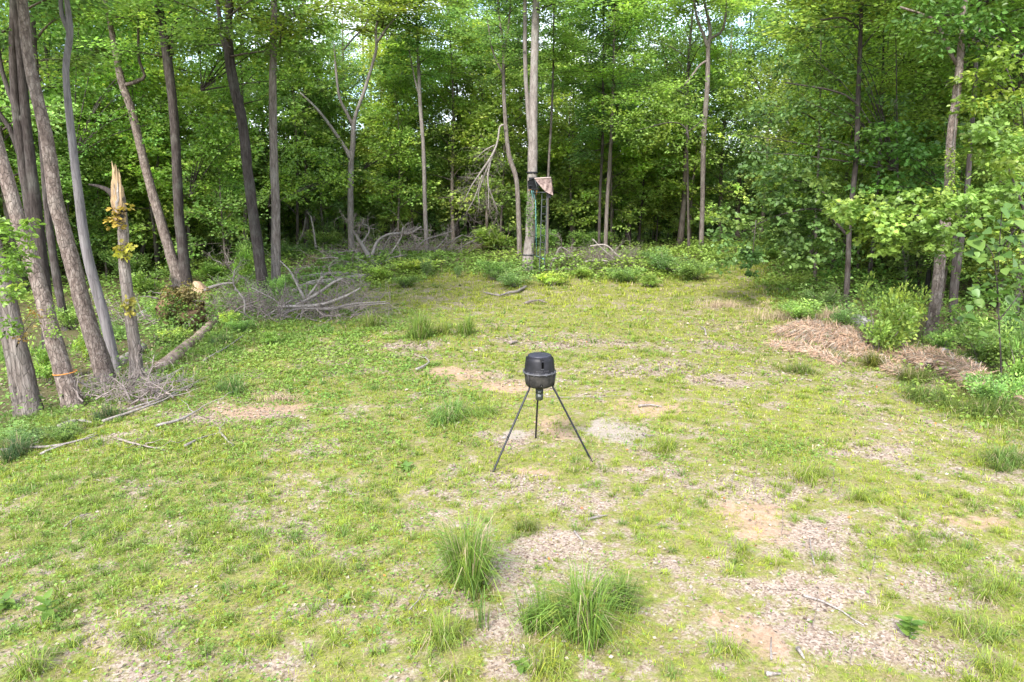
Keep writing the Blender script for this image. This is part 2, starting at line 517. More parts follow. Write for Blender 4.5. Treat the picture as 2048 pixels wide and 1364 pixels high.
def leaf_mesh(name, P, D, Nr, L, C, shape='rhomb', m=None, wid=1.0):
    """one leaf per row: root P, direction D, normal Nr, length L, colour C"""
    tpl, Q, T = SHAPES[shape]
    D = unit(D)
    W = unit(np.cross(Nr, D))
    Nn = np.cross(D, W)
    k = len(tpl)
    V = (P[:, None] + L[:, None, None] * (tpl[None, :, :1] * D[:, None] + wid * tpl[None, :, 1:2] * W[:, None] + tpl[None, :, 2:] * Nn[:, None]))
    off = (np.arange(len(P)) * k)[:, None, None]
    q = (np.asarray(Q)[None] + off).reshape(-1, 4)
    t = (np.asarray(T)[None] + off).reshape(-1, 3) if T else None
    return mesh(name, V.reshape(-1, 3), q, t, np.repeat(C, k, 0), m)


GREENS = np.array([[0.108, 0.17, 0.05], [0.13, 0.195, 0.052], [0.092, 0.15, 0.052], [0.155, 0.212, 0.055]])


def leaves_from_clusters(rng, CP, n, rad, leaf, base, flat=0.3, outdir=None, yellow=0.0, var=0.25, droop=0.25, gain=1.0):
    """n leaves about every cluster point: flattened sprays"""
    K = len(CP)
    R = np.broadcast_to(np.asarray(rad, float), (K,))
    u = rng.normal(size=(K, n, 3))
    u = unit(u) * (rng.random((K, n, 1)) ** 0.45)
    # each spray has its own tilt
    tilt = rng.normal(scale=0.38, size=(K, 1, 2))
    off = u * R[:, None, None]
    off[..., 2] = off[..., 2] * flat + off[..., 0] * tilt[..., 0] + off[..., 1] * tilt[..., 1]
    P = CP[:, None] + off
    D = off * np.array([1, 1, 0.3]) + rng.normal(scale=0.25, size=off.shape) * R[:, None, None]
    if outdir is not None: D = D + outdir[:, None] * R[:, None, None] * 0.6
    D = unit(D); D[..., 2] -= droop
    Nr = rng.normal(scale=0.5, size=off.shape); Nr[..., 2] += 1.0
    L = leaf * (0.7 + 0.6 * rng.random((K, n)))
    cb = np.asarray(base)[None] * gain * (1 + var * rng.normal(size=(K, 1)))
    cb = np.clip(cb, 0.012, 1)
    yel = np.clip(rng.normal(scale=0.5, size=(K, 1)) + yellow, 0, 1.4)
    cb = cb * (1 + yel * np.array([[0.38, 0.16, -0.05]]))
    C = cb[:, None] * (1 + 0.22 * rng.normal(size=(K, n, 1)))
    C = np.clip(C, 0.008, 1)
    return P.reshape(-1, 3), D.reshape(-1, 3), Nr.reshape(-1, 3), L.reshape(-1), C.reshape(-1, 3)


def make_crown(seed, h0, h1, R, limbs, nleaf, leaf, base, subs=4, lean=0.0, trunk_r=0.2, crad=0.75, flat=0.3, yellow=0.0):
    """a tree's shape about the z axis: (trunk with limbs, limbs alone, leaves)"""
    rng = np.random.default_rng(seed)
    G1, G2 = Geo(), Geo()
    zz = np.linspace(-0.3, h1, 22)
    ax = np.stack([0.10 * np.sin(zz * 0.5 + seed) + lean * zz, 0.10 * np.cos(zz * 0.43 + 2 * seed) - 0.1, zz], 1)
    tr = trunk_r * (1 - 0.86 * np.clip(zz / h1, 0, 1)) * (1 + 0.5 * np.exp(-np.clip(zz, 0, 9) * 3))
    G1.tube(ax, tr, 9, 0.07, seed)
    CPs, ODs = [], []
    for i in range(limbs):
        t = (i + rng.random()) / limbs
        h = h0 + (h1 - h0) * t
        prof = (0.62 + 0.38 * math.sin(math.pi * min(1, 0.1 + 0.8 * t))) * (1 - 0.25 * t ** 4)
        Ln = R * prof * (0.5 + 0.75 * rng.random())
        az = i * 2.399 + rng.normal() * 0.4
        el = math.radians(24 + 40 * t + rng.normal() * 14)
        d = np.array([math.cos(az) * math.cos(el), math.sin(az) * math.cos(el), math.sin(el)])
        s0 = np.array([np.interp(h, zz, ax[:, 0]), np.interp(h, zz, ax[:, 1]), h])
        tt = np.linspace(0, 1, 6)[:, None]
        bend = np.array([rng.normal() * 0.12, rng.normal() * 0.12, -0.22]) * Ln
        Pl = s0 + d * Ln * tt + bend * tt ** 2
        rl = np.interp(h, zz, tr) * 0.42
        for g in (G1, G2): g.tube(Pl, np.linspace(rl, 0.012, 6), 5)
        for q in (0.42, 0.58, 0.72, 0.86, 1.0):
            CPs.append(s0 + d * Ln * q + bend * q * q + rng.normal(size=3) * 0.15); ODs.append(d)
        for k in range(subs):
            q = 0.35 + 0.55 * (k + rng.random()) / subs
            p0 = s0 + d * Ln * q + bend * q * q
            sa = az + (1 if k % 2 else -1) * (0.6 + 0.5 * rng.random())
            sd_ = np.array([math.cos(sa), math.sin(sa), math.sin(el) * 0.5 + rng.normal() * 0.25])
            sL = Ln * (0.28 + 0.25 * rng.random())
            Ps = p0 + sd_ * sL * np.linspace(0, 1, 4)[:, None] + np.array([0, 0, -0.12 * sL]) * np.linspace(0, 1, 4)[:, None] ** 2
            for g in (G1, G2): g.tube(Ps, np.linspace(rl * 0.4, 0.008, 4), 4, cap=False)
            for q2 in (0.6, 1.0):
                CPs.append(Ps[0] + (Ps[-1] - Ps[0]) * q2 + rng.normal(size=3) * 0.15); ODs.append(unit(sd_))
    CP = np.array(CPs); OD = np.array(ODs)
    keep = rng.random(len(CP)) > 0.1
    CP, OD = CP[keep], OD[keep]
    n = max(6, int(nleaf / len(CP)))
    rad = crad * (0.7 + 0.6 * rng.random(len(CP)))
    args = leaves_from_clusters(rng, CP, n, rad, leaf, base, flat, OD, yellow, 0.28, 0.3, 1.95)
    lm = leaf_mesh('crown', *args, 'rhomb', M_LEAF)
    return G1.build('trunk', M_BARK_FAR), G2.build('limb', M_BARK_FAR), lm, (h0, h1, R)


CROWNS = [
    make_crown(11, 4.0, 19.0, 3.7, 30, 15500, 0.19, GREENS[0], trunk_r=0.20, crad=0.9, flat=0.45),
    make_crown(12, 2.8, 17.5, 3.3, 30, 14000, 0.18, GREENS[1], trunk_r=0.16, yellow=0.3, crad=0.85, flat=0.5),
    make_crown(13, 6.0, 20.0, 3.9, 28, 14000, 0.20, GREENS[0], trunk_r=0.23, crad=0.95, flat=0.4),
    make_crown(14, 2.2, 14.0, 3.0, 30, 14000, 0.17, GREENS[2], trunk_r=0.13, crad=0.8, flat=0.5),
    make_crown(15, 4.5, 17.0, 2.9, 30, 13000, 0.18, GREENS[3], trunk_r=0.17, yellow=0.45, crad=0.85, flat=0.45),
    make_crown(16, 4.0, 18.5, 4.2, 32, 16500, 0.20, GREENS[1], trunk_r=0.22, crad=0.95, flat=0.45),
]
SAPS = [
    make_crown(21, 1.2, 7.5, 1.9, 20, 6500, 0.14, GREENS[1], subs=3, trunk_r=0.06, crad=0.5, yellow=0.3),
    make_crown(22, 0.9, 5.5, 1.7, 18, 6000, 0.13, GREENS[0], subs=3, trunk_r=0.05, crad=0.5),
    make_crown(23, 1.8, 9.0, 2.2, 22, 8000, 0.15, GREENS[3], subs=3, trunk_r=0.07, crad=0.55, yellow=0.3),
]


def make_shrub(seed, base, leaf, n, yellow=0.0, stems=11):
    """about 1 m tall and 1 m in radius"""
    rng = np.random.default_rng(seed)
    G = Geo()
    CP, OD = [], []
    for i in range(stems):
        az = rng.random() * 6.283; sp = 0.35 + 0.6 * rng.random()
        top = np.array([math.cos(az) * sp, math.sin(az) * sp, 0.5 + 0.5 * rng.random() * (1.2 - sp * 0.6)])
        tt = np.linspace(0, 1, 5)[:, None]
        Pl = np.array([0, 0, -0.05]) + top * tt + np.array([0, 0, 0.18]) * (tt - tt ** 2) * 2 + rng.normal(scale=0.02, size=(5, 3))
        Pl[0] = (0.08 * math.cos(az), 0.08 * math.sin(az), -0.05)
        G.tube(Pl, np.linspace(0.016, 0.004, 5), 4)
        for q in (0.35, 0.5, 0.65, 0.8, 0.92, 1.0):
            k = q * 4; i0 = min(int(k), 3)
            CP.append(Pl[i0] + (Pl[i0 + 1] - Pl[i0]) * (k - i0) + rng.normal(scale=0.07, size=3)); OD.append(unit(top))
    CP, OD = np.array(CP), np.array(OD)
    args = leaves_from_clusters(rng, CP, max(5, n // len(CP)), 0.22 * (0.6 + 0.8 * rng.random(len(CP))), leaf, base, 0.6, OD, yellow, 0.25, 0.25, 2.0)
    return G.build('stem', M_TWIG), leaf_mesh('foliage', *args, 'oval', M_LEAF)


SHRUBS = [make_shrub(31, GREENS[1], 0.085, 2600, 0.3), make_shrub(32, GREENS[0], 0.075, 2800), make_shrub(33, GREENS[3] * 1.1, 0.10, 2000, 0.5),
          make_shrub(34, GREENS[2], 0.065, 3000)]


def add_shrub(px, py, wpx, hpx, kind, label=None, group=None, name='shrub', cat='shrub'):
    p = at(px, py)
    d = depth(p)
    o = thing(name, label, cat, p, group)
    st, fo = SHRUBS[kind]
    a = random.random() * 6.28
    sc = (wpx / 2 / F * d / 0.85, wpx / 2 / F * d / 0.85, hpx / F * d / 0.95)
    if 520 < py < 590 and 700 < px < 1420: sc = (sc[0] * 0.85, sc[1] * 0.85, sc[2] * 0.85)
    for nm, me in (('stem', st), ('foliage', fo)):
        c = link(nm, me, o, rotz=a, scale=sc)
    return o


# ------------------------------------------------------------------ the clearing: what grows where
def ell(px, py, rx, ry):
    c = at(px, py); d = depth(c)
    a = rx / F * d
    n, f = at(px, py + ry), at(px, py - ry)
    return c[0], 0.5 * (n[1] + f[1]), a, max(0.25, 0.5 * abs(f[1] - n[1]))


LITTER = [ell(*e) for e in [(1080, 1110, 130, 50), (985, 1220, 55, 85), (1000, 1340, 70, 40), (1500, 975, 160, 45), (1640, 1080, 150, 60),
                            (1580, 1200, 190, 60), (1650, 1310, 260, 60), (1850, 1180, 110, 45), (1000, 955, 90, 25), (1180, 1000, 110, 20),
                            (600, 1210, 55, 18), (210, 1290, 80, 20), (250, 1345, 70, 18), (1290, 740, 130, 22), (1440, 690, 70, 12), (1150, 690, 150, 10),
                            (1040, 870, 50, 16), (1750, 900, 120, 20), (560, 1330, 60, 20), (20, 1125, 40, 22), (640, 1240, 40, 14), (1330, 960, 80, 18),
                            (1860, 1330, 150, 40), (1420, 760, 80, 14), (820, 690, 60, 8)]]
PATH = [ell(*e) for e in [(1080, 1100, 110, 45), (1000, 1160, 60, 60), (975, 1240, 50, 70), (990, 1340, 55, 40), (1590, 1200, 120, 50), (1650, 1310, 130, 45), (1640, 1080, 90, 40), (505, 822, 105, 16), (400, 838, 60, 12), (270, 812, 90, 14), (250, 870, 60, 10)]]
BRIGHT = [ell(*e) for e in [(830, 560, 110, 22), (1000, 600, 260, 26), (1250, 640, 200, 34), (900, 650, 200, 30), (700, 640, 110, 24), (700, 560, 80, 20)]]
CLAY = [ell(*e) for e in [(915, 750, 70, 13), (1010, 772, 60, 12), (1115, 850, 50, 28), (1300, 812, 95, 20), (1530, 1045, 75, 28), (1560, 1300, 60, 26),
                          (500, 820, 105, 16), (1050, 945, 60, 14), (330, 730, 60, 14), (420, 640, 45, 12), (1480, 1260, 40, 20), (1960, 1040, 60, 16)]]
GRAVEL = [ell(*e) for e in [(1222, 866, 60, 26), (1045, 866, 28, 11)]]
STRAW = [ell(*e) for e in [(1640, 700, 130, 40), (1440, 650, 80, 12), (1850, 870, 160, 24), (1750, 830, 90, 20), (1370, 625, 70, 9), (1960, 1035, 90, 18), (1700, 770, 70, 20),
                           (900, 520, 50, 6), (640, 520, 50, 8), (700, 535, 60, 6), (540, 640, 60, 12), (1560, 660, 80, 14), (800, 695, 70, 6), (880, 595, 60, 5), (1900, 760, 90, 25),
                           (440, 820, 110, 26), (300, 800, 110, 20), (420, 725, 70, 14), (520, 790, 80, 14), (1500, 610, 90, 8)]]
LUSH = [ell(*e) for e in [(905, 815, 95, 22), (250, 1100, 330, 150), (120, 960, 220, 60), (300, 900, 250, 50), (1300, 900, 60, 40), (1560, 900, 120, 30),
                          (1960, 1150, 80, 100), (420, 720, 90, 30), (700, 1000, 90, 40)]]
EDGE = [(-900, 1000), (-300, 980), (0, 880), (150, 820), (285, 770), (400, 690), (520, 640), (640, 585), (780, 560), (900, 540), (1050, 552), (1250, 556),
        (1420, 540), (1450, 515), (1560, 515), (1580, 580), (1700, 655), (1850, 725), (1980, 790), (2100, 870), (2500, 980)]
EDGE_W = np.array([at(*e)[:2] for e in EDGE])
POLY = np.vstack([[(-40, -60)], EDGE_W, [(40, -60)]])


def inside(x, y):
    x = np.asarray(x, float); y = np.asarray(y, float)
    r = np.zeros(x.shape, bool)
    n = len(POLY)
    for i in range(n):
        x1, y1 = POLY[i]; x2, y2 = POLY[(i + 1) % n]
        c = (y1 > y) != (y2 > y)
        xi = (x2 - x1) * (y - y1) / ((y2 - y1) or 1e-9) + x1
        r ^= c & (x < xi)
    return r


def edge_dist(x, y):
    """metres into the woods (positive) or into the clearing (negative)"""
    x = np.asarray(x, float); y = np.asarray(y, float)
    d = np.full(x.shape, 1e9)
    for i in range(len(EDGE_W) - 1):
        a, b = EDGE_W[i], EDGE_W[i + 1]
        ab = b - a
        t = np.clip(((x - a[0]) * ab[0] + (y - a[1]) * ab[1]) / (ab @ ab), 0, 1)
        d = np.minimum(d, np.hypot(x - a[0] - t * ab[0], y - a[1] - t * ab[1]))
    return np.where(inside(x, y), -d, d)


def zone(E, x, y, seed=0):
    x = np.asarray(x, float); y = np.asarray(y, float)
    wx = x + 0.9 * (fbm(x * 0.9, y * 0.9, 40 + seed, 3) - 0.5); wy = y + 1.3 * (fbm(x * 0.9 + 50, y * 0.9, 41 + seed, 3) - 0.5)
    m = np.zeros(x.shape)
    for cx, cy_, a, b in E:
        r = np.hypot((wx - cx) / a, (wy - cy_) / b)
        m = np.maximum(m, 0.85 * sstep(1.6, 0.3, r))
    return m


# ------------------------------------------------------------------ ground sheet
def axis(parts):
    return np.unique(np.concatenate([np.arange(a, b, s) for a, b, s in parts]))


gx = axis([(-900, -120, 60), (-120, -40, 8), (-40, -14, 0.8), (-14, 14, 0.11), (14, 40, 0.8), (40, 120, 8), (120, 901, 60)])
gy = axis([(-600, -40, 60), (-40, 3, 3), (3, 20, 0.11), (20, 45, 0.22), (45, 75, 1.5), (75, 140, 5), (140, 1500, 80)])
GX, GY = np.meshgrid(gx, gy)
GZ = gh(GX, GY)
GZ = GZ + (0.05 * (fbm(GX * 4, GY * 4, 77, 3) - 0.5)) * (GY > 2) * (GY < 46)
nx, ny = len(gx), len(gy)
ii = (np.arange(ny - 1)[:, None] * nx + np.arange(nx - 1)[None])
Q = np.stack([ii, ii + 1, ii + nx + 1, ii + nx], -1).reshape(-1, 4)
xr, yr = GX.ravel(), GY.ravel()
near = (np.abs(xr) < 45) & (yr > 1) & (yr < 80)
mk = np.zeros((len(xr), 4))
sub = np.where(near)[0]
bare = sstep(0.46, 0.62, 0.5 * fbm(xr[sub] * 1.1, yr[sub] * 1.1, 5, 4) + 0.5 * fbm(xr[sub] * 3.1, yr[sub] * 3.1, 15, 3))
mk[sub, 0] = np.maximum.reduce([0.85 * zone(LITTER, xr[sub], yr[sub]), 0.55 * bare, 0.4 * zone(STRAW, xr[sub], yr[sub])])
mk[sub, 0] = np.maximum(mk[sub, 0], 1.1 * zone(PATH, xr[sub], yr[sub]))
mk[sub, 1] = 0.8 * zone(CLAY, xr[sub], yr[sub], 3)
mk[sub, 2] = zone(GRAVEL, xr[sub], yr[sub], 6)
ed = edge_dist(xr, yr)
mk[:, 3] = sstep(-0.5, 2.0, ed)
ground = link('ground', mesh('ground', np.stack([xr, yr, GZ.ravel()], 1), Q, None, None, M_GROUND, True, mk))
tag(ground, 'uneven clearing floor of thin grass, clay and leaf litter running into the woods', 'ground', kind='structure')


# ------------------------------------------------------------------ grass and ground cover
def blades(rng, n, x, y, h, wdt, col, lean=0.6, up=1.0, dirs=None, droop=0.35):
    """curved blades: 5 points each"""
    z = gh(x, y) - 0.01
    az = rng.random(n) * 6.283 if dirs is None else dirs
    dx, dy = np.cos(az), np.sin(az)
    ln = h * lean * (0.3 + 1.1 * rng.random(n))
    wx, wy = -dy * wdt / 2, dx * wdt / 2
    B = np.stack([x, y, z], 1)
    M = B + np.stack([dx * ln * 0.35, dy * ln * 0.35, h * 0.62 * up], 1)
    Tp = B + np.stack([dx * ln, dy * ln, h * up * (1 - droop * np.clip(ln / np.maximum(h, 1e-3), 0, 1.3))], 1)
    Wv = np.stack([wx, wy, np.zeros(n)], 1)
    V = np.stack([B - Wv, B + Wv, M - Wv * 0.75, M + Wv * 0.75, Tp], 1).reshape(-1, 3)
    o = np.arange(n)[:, None] * 5
    Qd = o + np.array([[0, 1, 3, 2]])
    Td = o + np.array([[2, 3, 4]])
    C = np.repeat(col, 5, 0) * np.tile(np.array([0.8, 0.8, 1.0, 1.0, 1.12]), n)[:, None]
    return V, Qd, Td, C


def sample_ground(rng, n, ymin, ymax):
    """points of the clearing in the camera's view, evenly over the ground"""
    y = np.sqrt(rng.random(n) * (ymax ** 2 - ymin ** 2) + ymin ** 2)
    x = (rng.random(n) * 2 - 1) * (0.77 * y + 0.6)
    return x, y


YG = np.array([0.32, 0.355, 0.036]); GR = np.array([0.165, 0.255, 0.042]); DRYC = np.array([0.42, 0.33, 0.21]); DKG = np.array([0.085, 0.15, 0.05])
grass = Geo()
for (ymin, ymax, ntuft, per, hh, ww) in [(4.6, 9, 9000, 11, 0.055, 0.0055), (9, 15, 13000, 8, 0.065, 0.008), (15, 26, 16000, 6, 0.085, 0.013), (26, 52, 30000, 5, 0.13, 0.024)]:
    rng = np.random.default_rng(int(ymin * 10))
    x, y = sample_ground(rng, ntuft, ymin, ymax)
    e = edge_dist(x, y)
    li, cl, gv = zone(LITTER, x, y), zone(CLAY, x, y, 3), zone(GRAVEL, x, y, 6)
    lu, stw = zone(LUSH, x, y, 9), zone(STRAW, x, y)
    patch = fbm(x * 1.1, y * 1.1, 5, 4)
    fine = fbm(x * 3.1, y * 3.1, 15, 3)
    dens = 0.26 + 0.95 * sstep(0.60, 0.42, 0.5 * patch + 0.5 * fine)
    dens = dens * (1 - 0.5 * li) * (1 - 0.88 * zone(PATH, x, y)) * (1 - 0.85 * cl) * (1 - 0.97 * gv) * (1 - 0.4 * stw) + 0.5 * lu
    br = zone(BRIGHT, x, y, 12)
    dens = dens + 0.7 * br
    keep = (rng.random(ntuft) < dens) & (e < 1.0)
    br = br[keep]
    x, y, lu, stw, patch, li = [a[keep] for a in (x, y, lu, stw, patch, li)]
    e = e[keep]
    nt_ = len(x)
    size = (0.55 + 0.9 * rng.random(nt_) ** 2) * (0.7 + 0.6 * fbm(x * 0.7, y * 0.7, 33, 3) + 0.5 * lu)
    size *= 1 + 1.2 * sstep(-2.5, 0.0, e)
    yel = np.clip(fbm(x * 0.35, y * 0.35, 61, 3) * 1.5 - 0.1 - 0.45 * lu + 0.4 * br + 0.25 * rng.normal(size=nt_), 0, 1)
    yel = np.clip(yel + 0.25 * sstep(-8, 2, x), 0, 1)[:, None]
    colr = GR * (1 - yel) + YG * yel
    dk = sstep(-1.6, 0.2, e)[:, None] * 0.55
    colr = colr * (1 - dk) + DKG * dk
    dry = (rng.random(nt_) < 0.05 + 0.65 * stw + 0.1 * li)[:, None]
    colr = np.where(dry, DRYC * (0.7 + 0.6 * rng.random((nt_, 1))), colr) * (0.7 + 0.6 * rng.random((nt_, 1)))
    k = rng.integers(0, nt_, nt_ * per)
    r = np.abs(rng.normal(size=len(k))) * 0.045 * size[k] * (ww / 0.006) ** 0.6
    a = rng.random(len(k)) * 6.283
    bx, by = x[k] + r * np.cos(a), y[k] + r * np.sin(a)
    h = hh * size[k] * (0.5 + 0.8 * rng.random(len(k)))
    cc = colr[k] * (0.8 + 0.4 * rng.random((len(k), 1)))
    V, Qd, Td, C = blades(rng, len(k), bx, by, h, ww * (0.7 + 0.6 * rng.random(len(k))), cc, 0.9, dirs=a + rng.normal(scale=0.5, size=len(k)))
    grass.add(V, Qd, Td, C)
# taller arching tufts
for (ymin, ymax, ntuft, per, hh, ww) in [(4.6, 10, 620, 60, 0.15, 0.0065), (10, 19, 1100, 40, 0.17, 0.010), (19, 46, 1700, 22, 0.24, 0.022)]:
    rng = np.random.default_rng(int(ymin * 31))
    x, y = sample_ground(rng, ntuft * 3, ymin, ymax)
    e = edge_dist(x, y)
    patch = 0.5 * fbm(x * 1.1, y * 1.1, 5, 4) + 0.5 * fbm(x * 0.5, y * 0.5, 25, 3)
    dens = (0.12 + 0.6 * sstep(0.58, 0.40, patch) + 0.35 * zone(LUSH, x, y, 9) + 0.8 * sstep(-2.5, -0.2, e)) * (1 - 0.55 * zone(LITTER, x, y)) * (1 - 0.85 * zone(PATH, x, y)) * (1 - 0.9 * zone(CLAY, x, y, 3)) * (1 - zone(GRAVEL, x, y, 6))
    keep = (rng.random(len(x)) < dens) & (e < 1.5)
    x, y, e = x[keep][:ntuft], y[keep][:ntuft], e[keep][:ntuft]
    nt_ = len(x)
    size = 0.5 + 0.75 * rng.random(nt_) ** 2 + 0.5 * sstep(-2.0, 0.5, e)
    yel = np.clip(rng.random(nt_) * 1.2 - 0.1 + 0.2 * sstep(-6, 3, x) - 0.7 * sstep(-2.2, 0.3, e), 0, 1)[:, None]
    colr = (np.array([0.12, 0.205, 0.045]) * (1 - yel) + np.array([0.265, 0.325, 0.045]) * yel) * (0.75 + 0.5 * rng.random((nt_, 1)))
    k = np.repeat(np.arange(nt_), per)
    r = np.abs(rng.normal(size=len(k))) * 0.05 * size[k] * (ww / 0.0065) ** 0.6
    a = rng.random(len(k)) * 6.283
    h = hh * size[k] * (0.35 + 0.75 * rng.random(len(k)))
    cc = colr[k] * (0.75 + 0.5 * rng.random((len(k), 1)))
    dead = rng.random(len(k)) < 0.12
    cc[dead] = DRYC * (0.7 + 0.5 * rng.random((dead.sum(), 1)))
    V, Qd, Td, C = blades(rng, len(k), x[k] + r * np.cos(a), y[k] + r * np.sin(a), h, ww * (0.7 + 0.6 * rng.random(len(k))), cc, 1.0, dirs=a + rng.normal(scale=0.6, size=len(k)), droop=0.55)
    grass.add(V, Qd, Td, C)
o = link('grass', grass.build('grass', M_GRASS, False))
tag(o, 'thin yellow green grass growing in tufts over the clearing', 'grass', kind='stuff')

# low leafy weeds: small leaves close to the ground, thickest on the left
rng = np.random.default_rng(91)
n = 230000
x, y = sample_ground(rng, n, 4.6, 26)
pr = 0.10 + 1.0 * sstep(2.0, -4.0, x + 0.2 * (y - 8)) + 0.5 * zone(LUSH, x, y, 9)
pr = pr * (1 - 0.7 * zone(LITTER, x, y)) * (1 - 0.9 * zone(PATH, x, y)) * (1 - 0.9 * zone(CLAY, x, y, 3)) * (1 - 0.95 * zone(GRAVEL, x, y, 6)) * (0.25 + 1.3 * sstep(0.35, 0.65, fbm(x * 1.6, y * 1.6, 23, 3))) * np.clip(14 / y, 0.25, 1)
keep = (rng.random(n) < pr) & (edge_dist(x, y) < 1)
x, y = x[keep], y[keep]
n = len(x)
zc = gh(x, y) + 0.01 + 0.07 * rng.random(n) ** 1.5 * (0.5 + fbm(x * 1.2, y * 1.2, 70, 3))
D = np.stack([rng.normal(size=n), rng.normal(size=n), 0.25 + 0.3 * rng.normal(size=n)], 1)
Nr = np.stack([0.4 * rng.normal(size=n), 0.4 * rng.normal(size=n), np.ones(n)], 1)
L = (0.022 + 0.026 * rng.random(n)) * np.clip(y / 9, 1, 2.2)
yel = np.clip(fbm(x * 0.5, y * 0.5, 66, 3)[:, None] * 1.4 - 0.2, 0, 1)
C = (np.array([0.13, 0.235, 0.045]) * (1 - yel) + np.array([0.21, 0.29, 0.055]) * yel) * (0.7 + 0.6 * rng.random((n, 1)))
o = link('ground_cover', leaf_mesh('ground_cover', np.stack([x, y, zc], 1), D, Nr, L, C, 'rhomb', M_GRASS, 1.1))
tag(o, 'low bright green leafy weeds spread over the near left grass', 'weeds', kind='stuff')

# dead leaves and chips
rng = np.random.default_rng(92)
n = 90000
x, y = sample_ground(rng, n, 4.6, 24)
pr = np.maximum.reduce([zone(LITTER, x, y), zone(PATH, x, y), 0.35 * zone(GRAVEL, x, y, 6), 0.45 * sstep(0.48, 0.7, fbm(x * 1.1, y * 1.1, 5, 4)), 0.5 * zone(STRAW, x, y), 0.05 + 0 * x]) * np.clip(11 / y, 0.25, 1)
keep = rng.random(n) < pr
x, y = x[keep], y[keep]; n = len(x)
D = np.stack([rng.normal(size=n), rng.normal(size=n), 0.18 * rng.normal(size=n)], 1)
Nr = np.stack([0.35 * rng.normal(size=n), 0.35 * rng.normal(size=n), np.ones(n)], 1)
L = (0.02 + 0.045 * rng.random(n) ** 1.6) * np.clip(y / 9, 1, 2)
pal = np.array([[0.36, 0.29, 0.24], [0.42, 0.36, 0.31], [0.28, 0.21, 0.16], [0.18, 0.13, 0.10], [0.36, 0.26, 0.18], [0.42, 0.35, 0.28]])
C = pal[rng.integers(0, len(pal), n)] * (0.6 + 0.45 * rng.random((n, 1)))
red = rng.random(n) < 0.006
C[red] = np.array([0.45, 0.15, 0.05]) * (0.7 + 0.6 * rng.random((red.sum(), 1))); L[red] = np.maximum(L[red], 0.05)
o = link('leaf_litter', leaf_mesh('leaf_litter', np.stack([x, y, gh(x, y) + 0.008 + 0.015 * rng.random(n)], 1), D, Nr, L, C, 'rhomb', M_DRY, 1.0))
tag(o, 'pale dead leaves and wood chips scattered over the bare ground', 'leaf litter', kind='stuff')

# loose straws lying flat
rng = np.random.default_rng(93)
n = 42000
x, y = sample_ground(rng, n, 4.6, 40)
pr = np.maximum.reduce([zone(STRAW, x, y), 0.35 * zone(LITTER, x, y), 0.16 + 0 * x]) * np.clip(20 / y, 0.3, 1)
keep = (rng.random(n) < pr)
x, y = x[keep], y[keep]; n = len(x)
C = np.array([0.42, 0.33, 0.235]) * (0.6 + 0.7 * rng.random((n, 1))) * np.array([1, 0.95, 0.95])
V, Qd, Td, C = blades(rng, n, x, y, (0.10 + 0.16 * rng.random(n)) * np.clip(y / 14, 1, 2.5), 0.005 * np.clip(y / 9, 1, 3), C, 1.1, up=0.14)
V[:, 2] += 0.03
o = link('dry_straw', mesh('dry_straw', V, Qd, Td, C, M_DRY))
tag(o, 'dry tan straws lying loose over the clearing', 'straw', kind='stuff')

# undergrowth of the woods
rng = np.random.default_rng(94)
n = 420000
y = np.sqrt(rng.random(n) * (75 ** 2 - 8 ** 2) + 8 ** 2)
x = (rng.random(n) * 2 - 1) * (0.8 * y + 2)
e = edge_dist(x, y)
dns = sstep(-2.2, 0.6, e + 1.6 * (fbm(x * 0.7, y * 0.7, 97, 3) - 0.5)) * (0.3 + 1.0 * np.exp(-((e - 0.8) / 1.8) ** 2) + 1.2 * sstep(0.38, 0.62, fbm(x * 0.35, y * 0.35, 81, 3))) * np.clip(30 / y, 0.35, 1) * (0.5 + 0.5 * sstep(9, 2, e))
keep = rng.random(n) < dns
x, y, e = x[keep], y[keep], e[keep]; n = len(x)
hmax = (0.15 + 0.55 * np.exp(-((e - 1.2) / 1.8) ** 2) * fbm(x * 0.9, y * 0.9, 84, 3) + 1.5 * fbm(x * 0.5, y * 0.5, 82, 3) ** 2.2) * (0.35 + 0.65 * sstep(-0.6, 2.0, e))
P = np.stack([x, y, gh(x, y) + hmax * rng.random(n) ** 0.6], 1)
D = np.stack([rng.normal(size=n), rng.normal(size=n), 0.3 * rng.normal(size=n)], 1)
Nr = np.stack([0.45 * rng.normal(size=n), 0.45 * rng.normal(size=n), np.ones(n)], 1)
L = (0.05 + 0.07 * rng.random(n)) * np.clip(y / 20, 1, 2.0)
yel = np.clip(fbm(x * 0.3, y * 0.3, 86, 3)[:, None] * 1.6 - 0.4, 0, 1)
C = (np.array([0.14, 0.245, 0.055]) * (1 - yel) + np.array([0.25, 0.33, 0.06]) * yel) * (0.65 + 0.7 * rng.random((n, 1)))
o = link('undergrowth', leaf_mesh('undergrowth', P, D, Nr, L, C, 'rhomb', M_GRASS, 1.05))
tag(o, 'leafy green undergrowth covering the floor of the woods', 'undergrowth', kind='stuff')

# far woods, past the last trees that can be told apart
rng = np.random.default_rng(95)
n = 60000
az = (rng.random(n) * 2 - 1) * 0.95
rr = 76 + 26 * rng.random(n)
x, y = rr * np.sin(az), rr * np.cos(az)
top = 7 + 6 * fbm(az * 26, rr * 0.1, 88, 3)
z = gh(x, y) + top * rng.random(n) ** 0.8
D = rng.normal(size=(n, 3)); Nr = np.stack([0.5 * rng.normal(size=n), 0.5 * rng.normal(size=n), np.ones(n)], 1)
C = GREENS[rng.integers(0, 4, n)] * 1.5 * (0.6 + 0.7 * rng.random((n, 1)))
o = link('distant_woods', leaf_mesh('distant_woods', np.stack([x, y, z], 1), D, Nr, 0.7 + 0.6 * rng.random(n), C, 'rhomb', M_GRASS, 1.1))
tag(o, 'dense green foliage of the far woods behind the trunks', 'woods', kind='stuff')


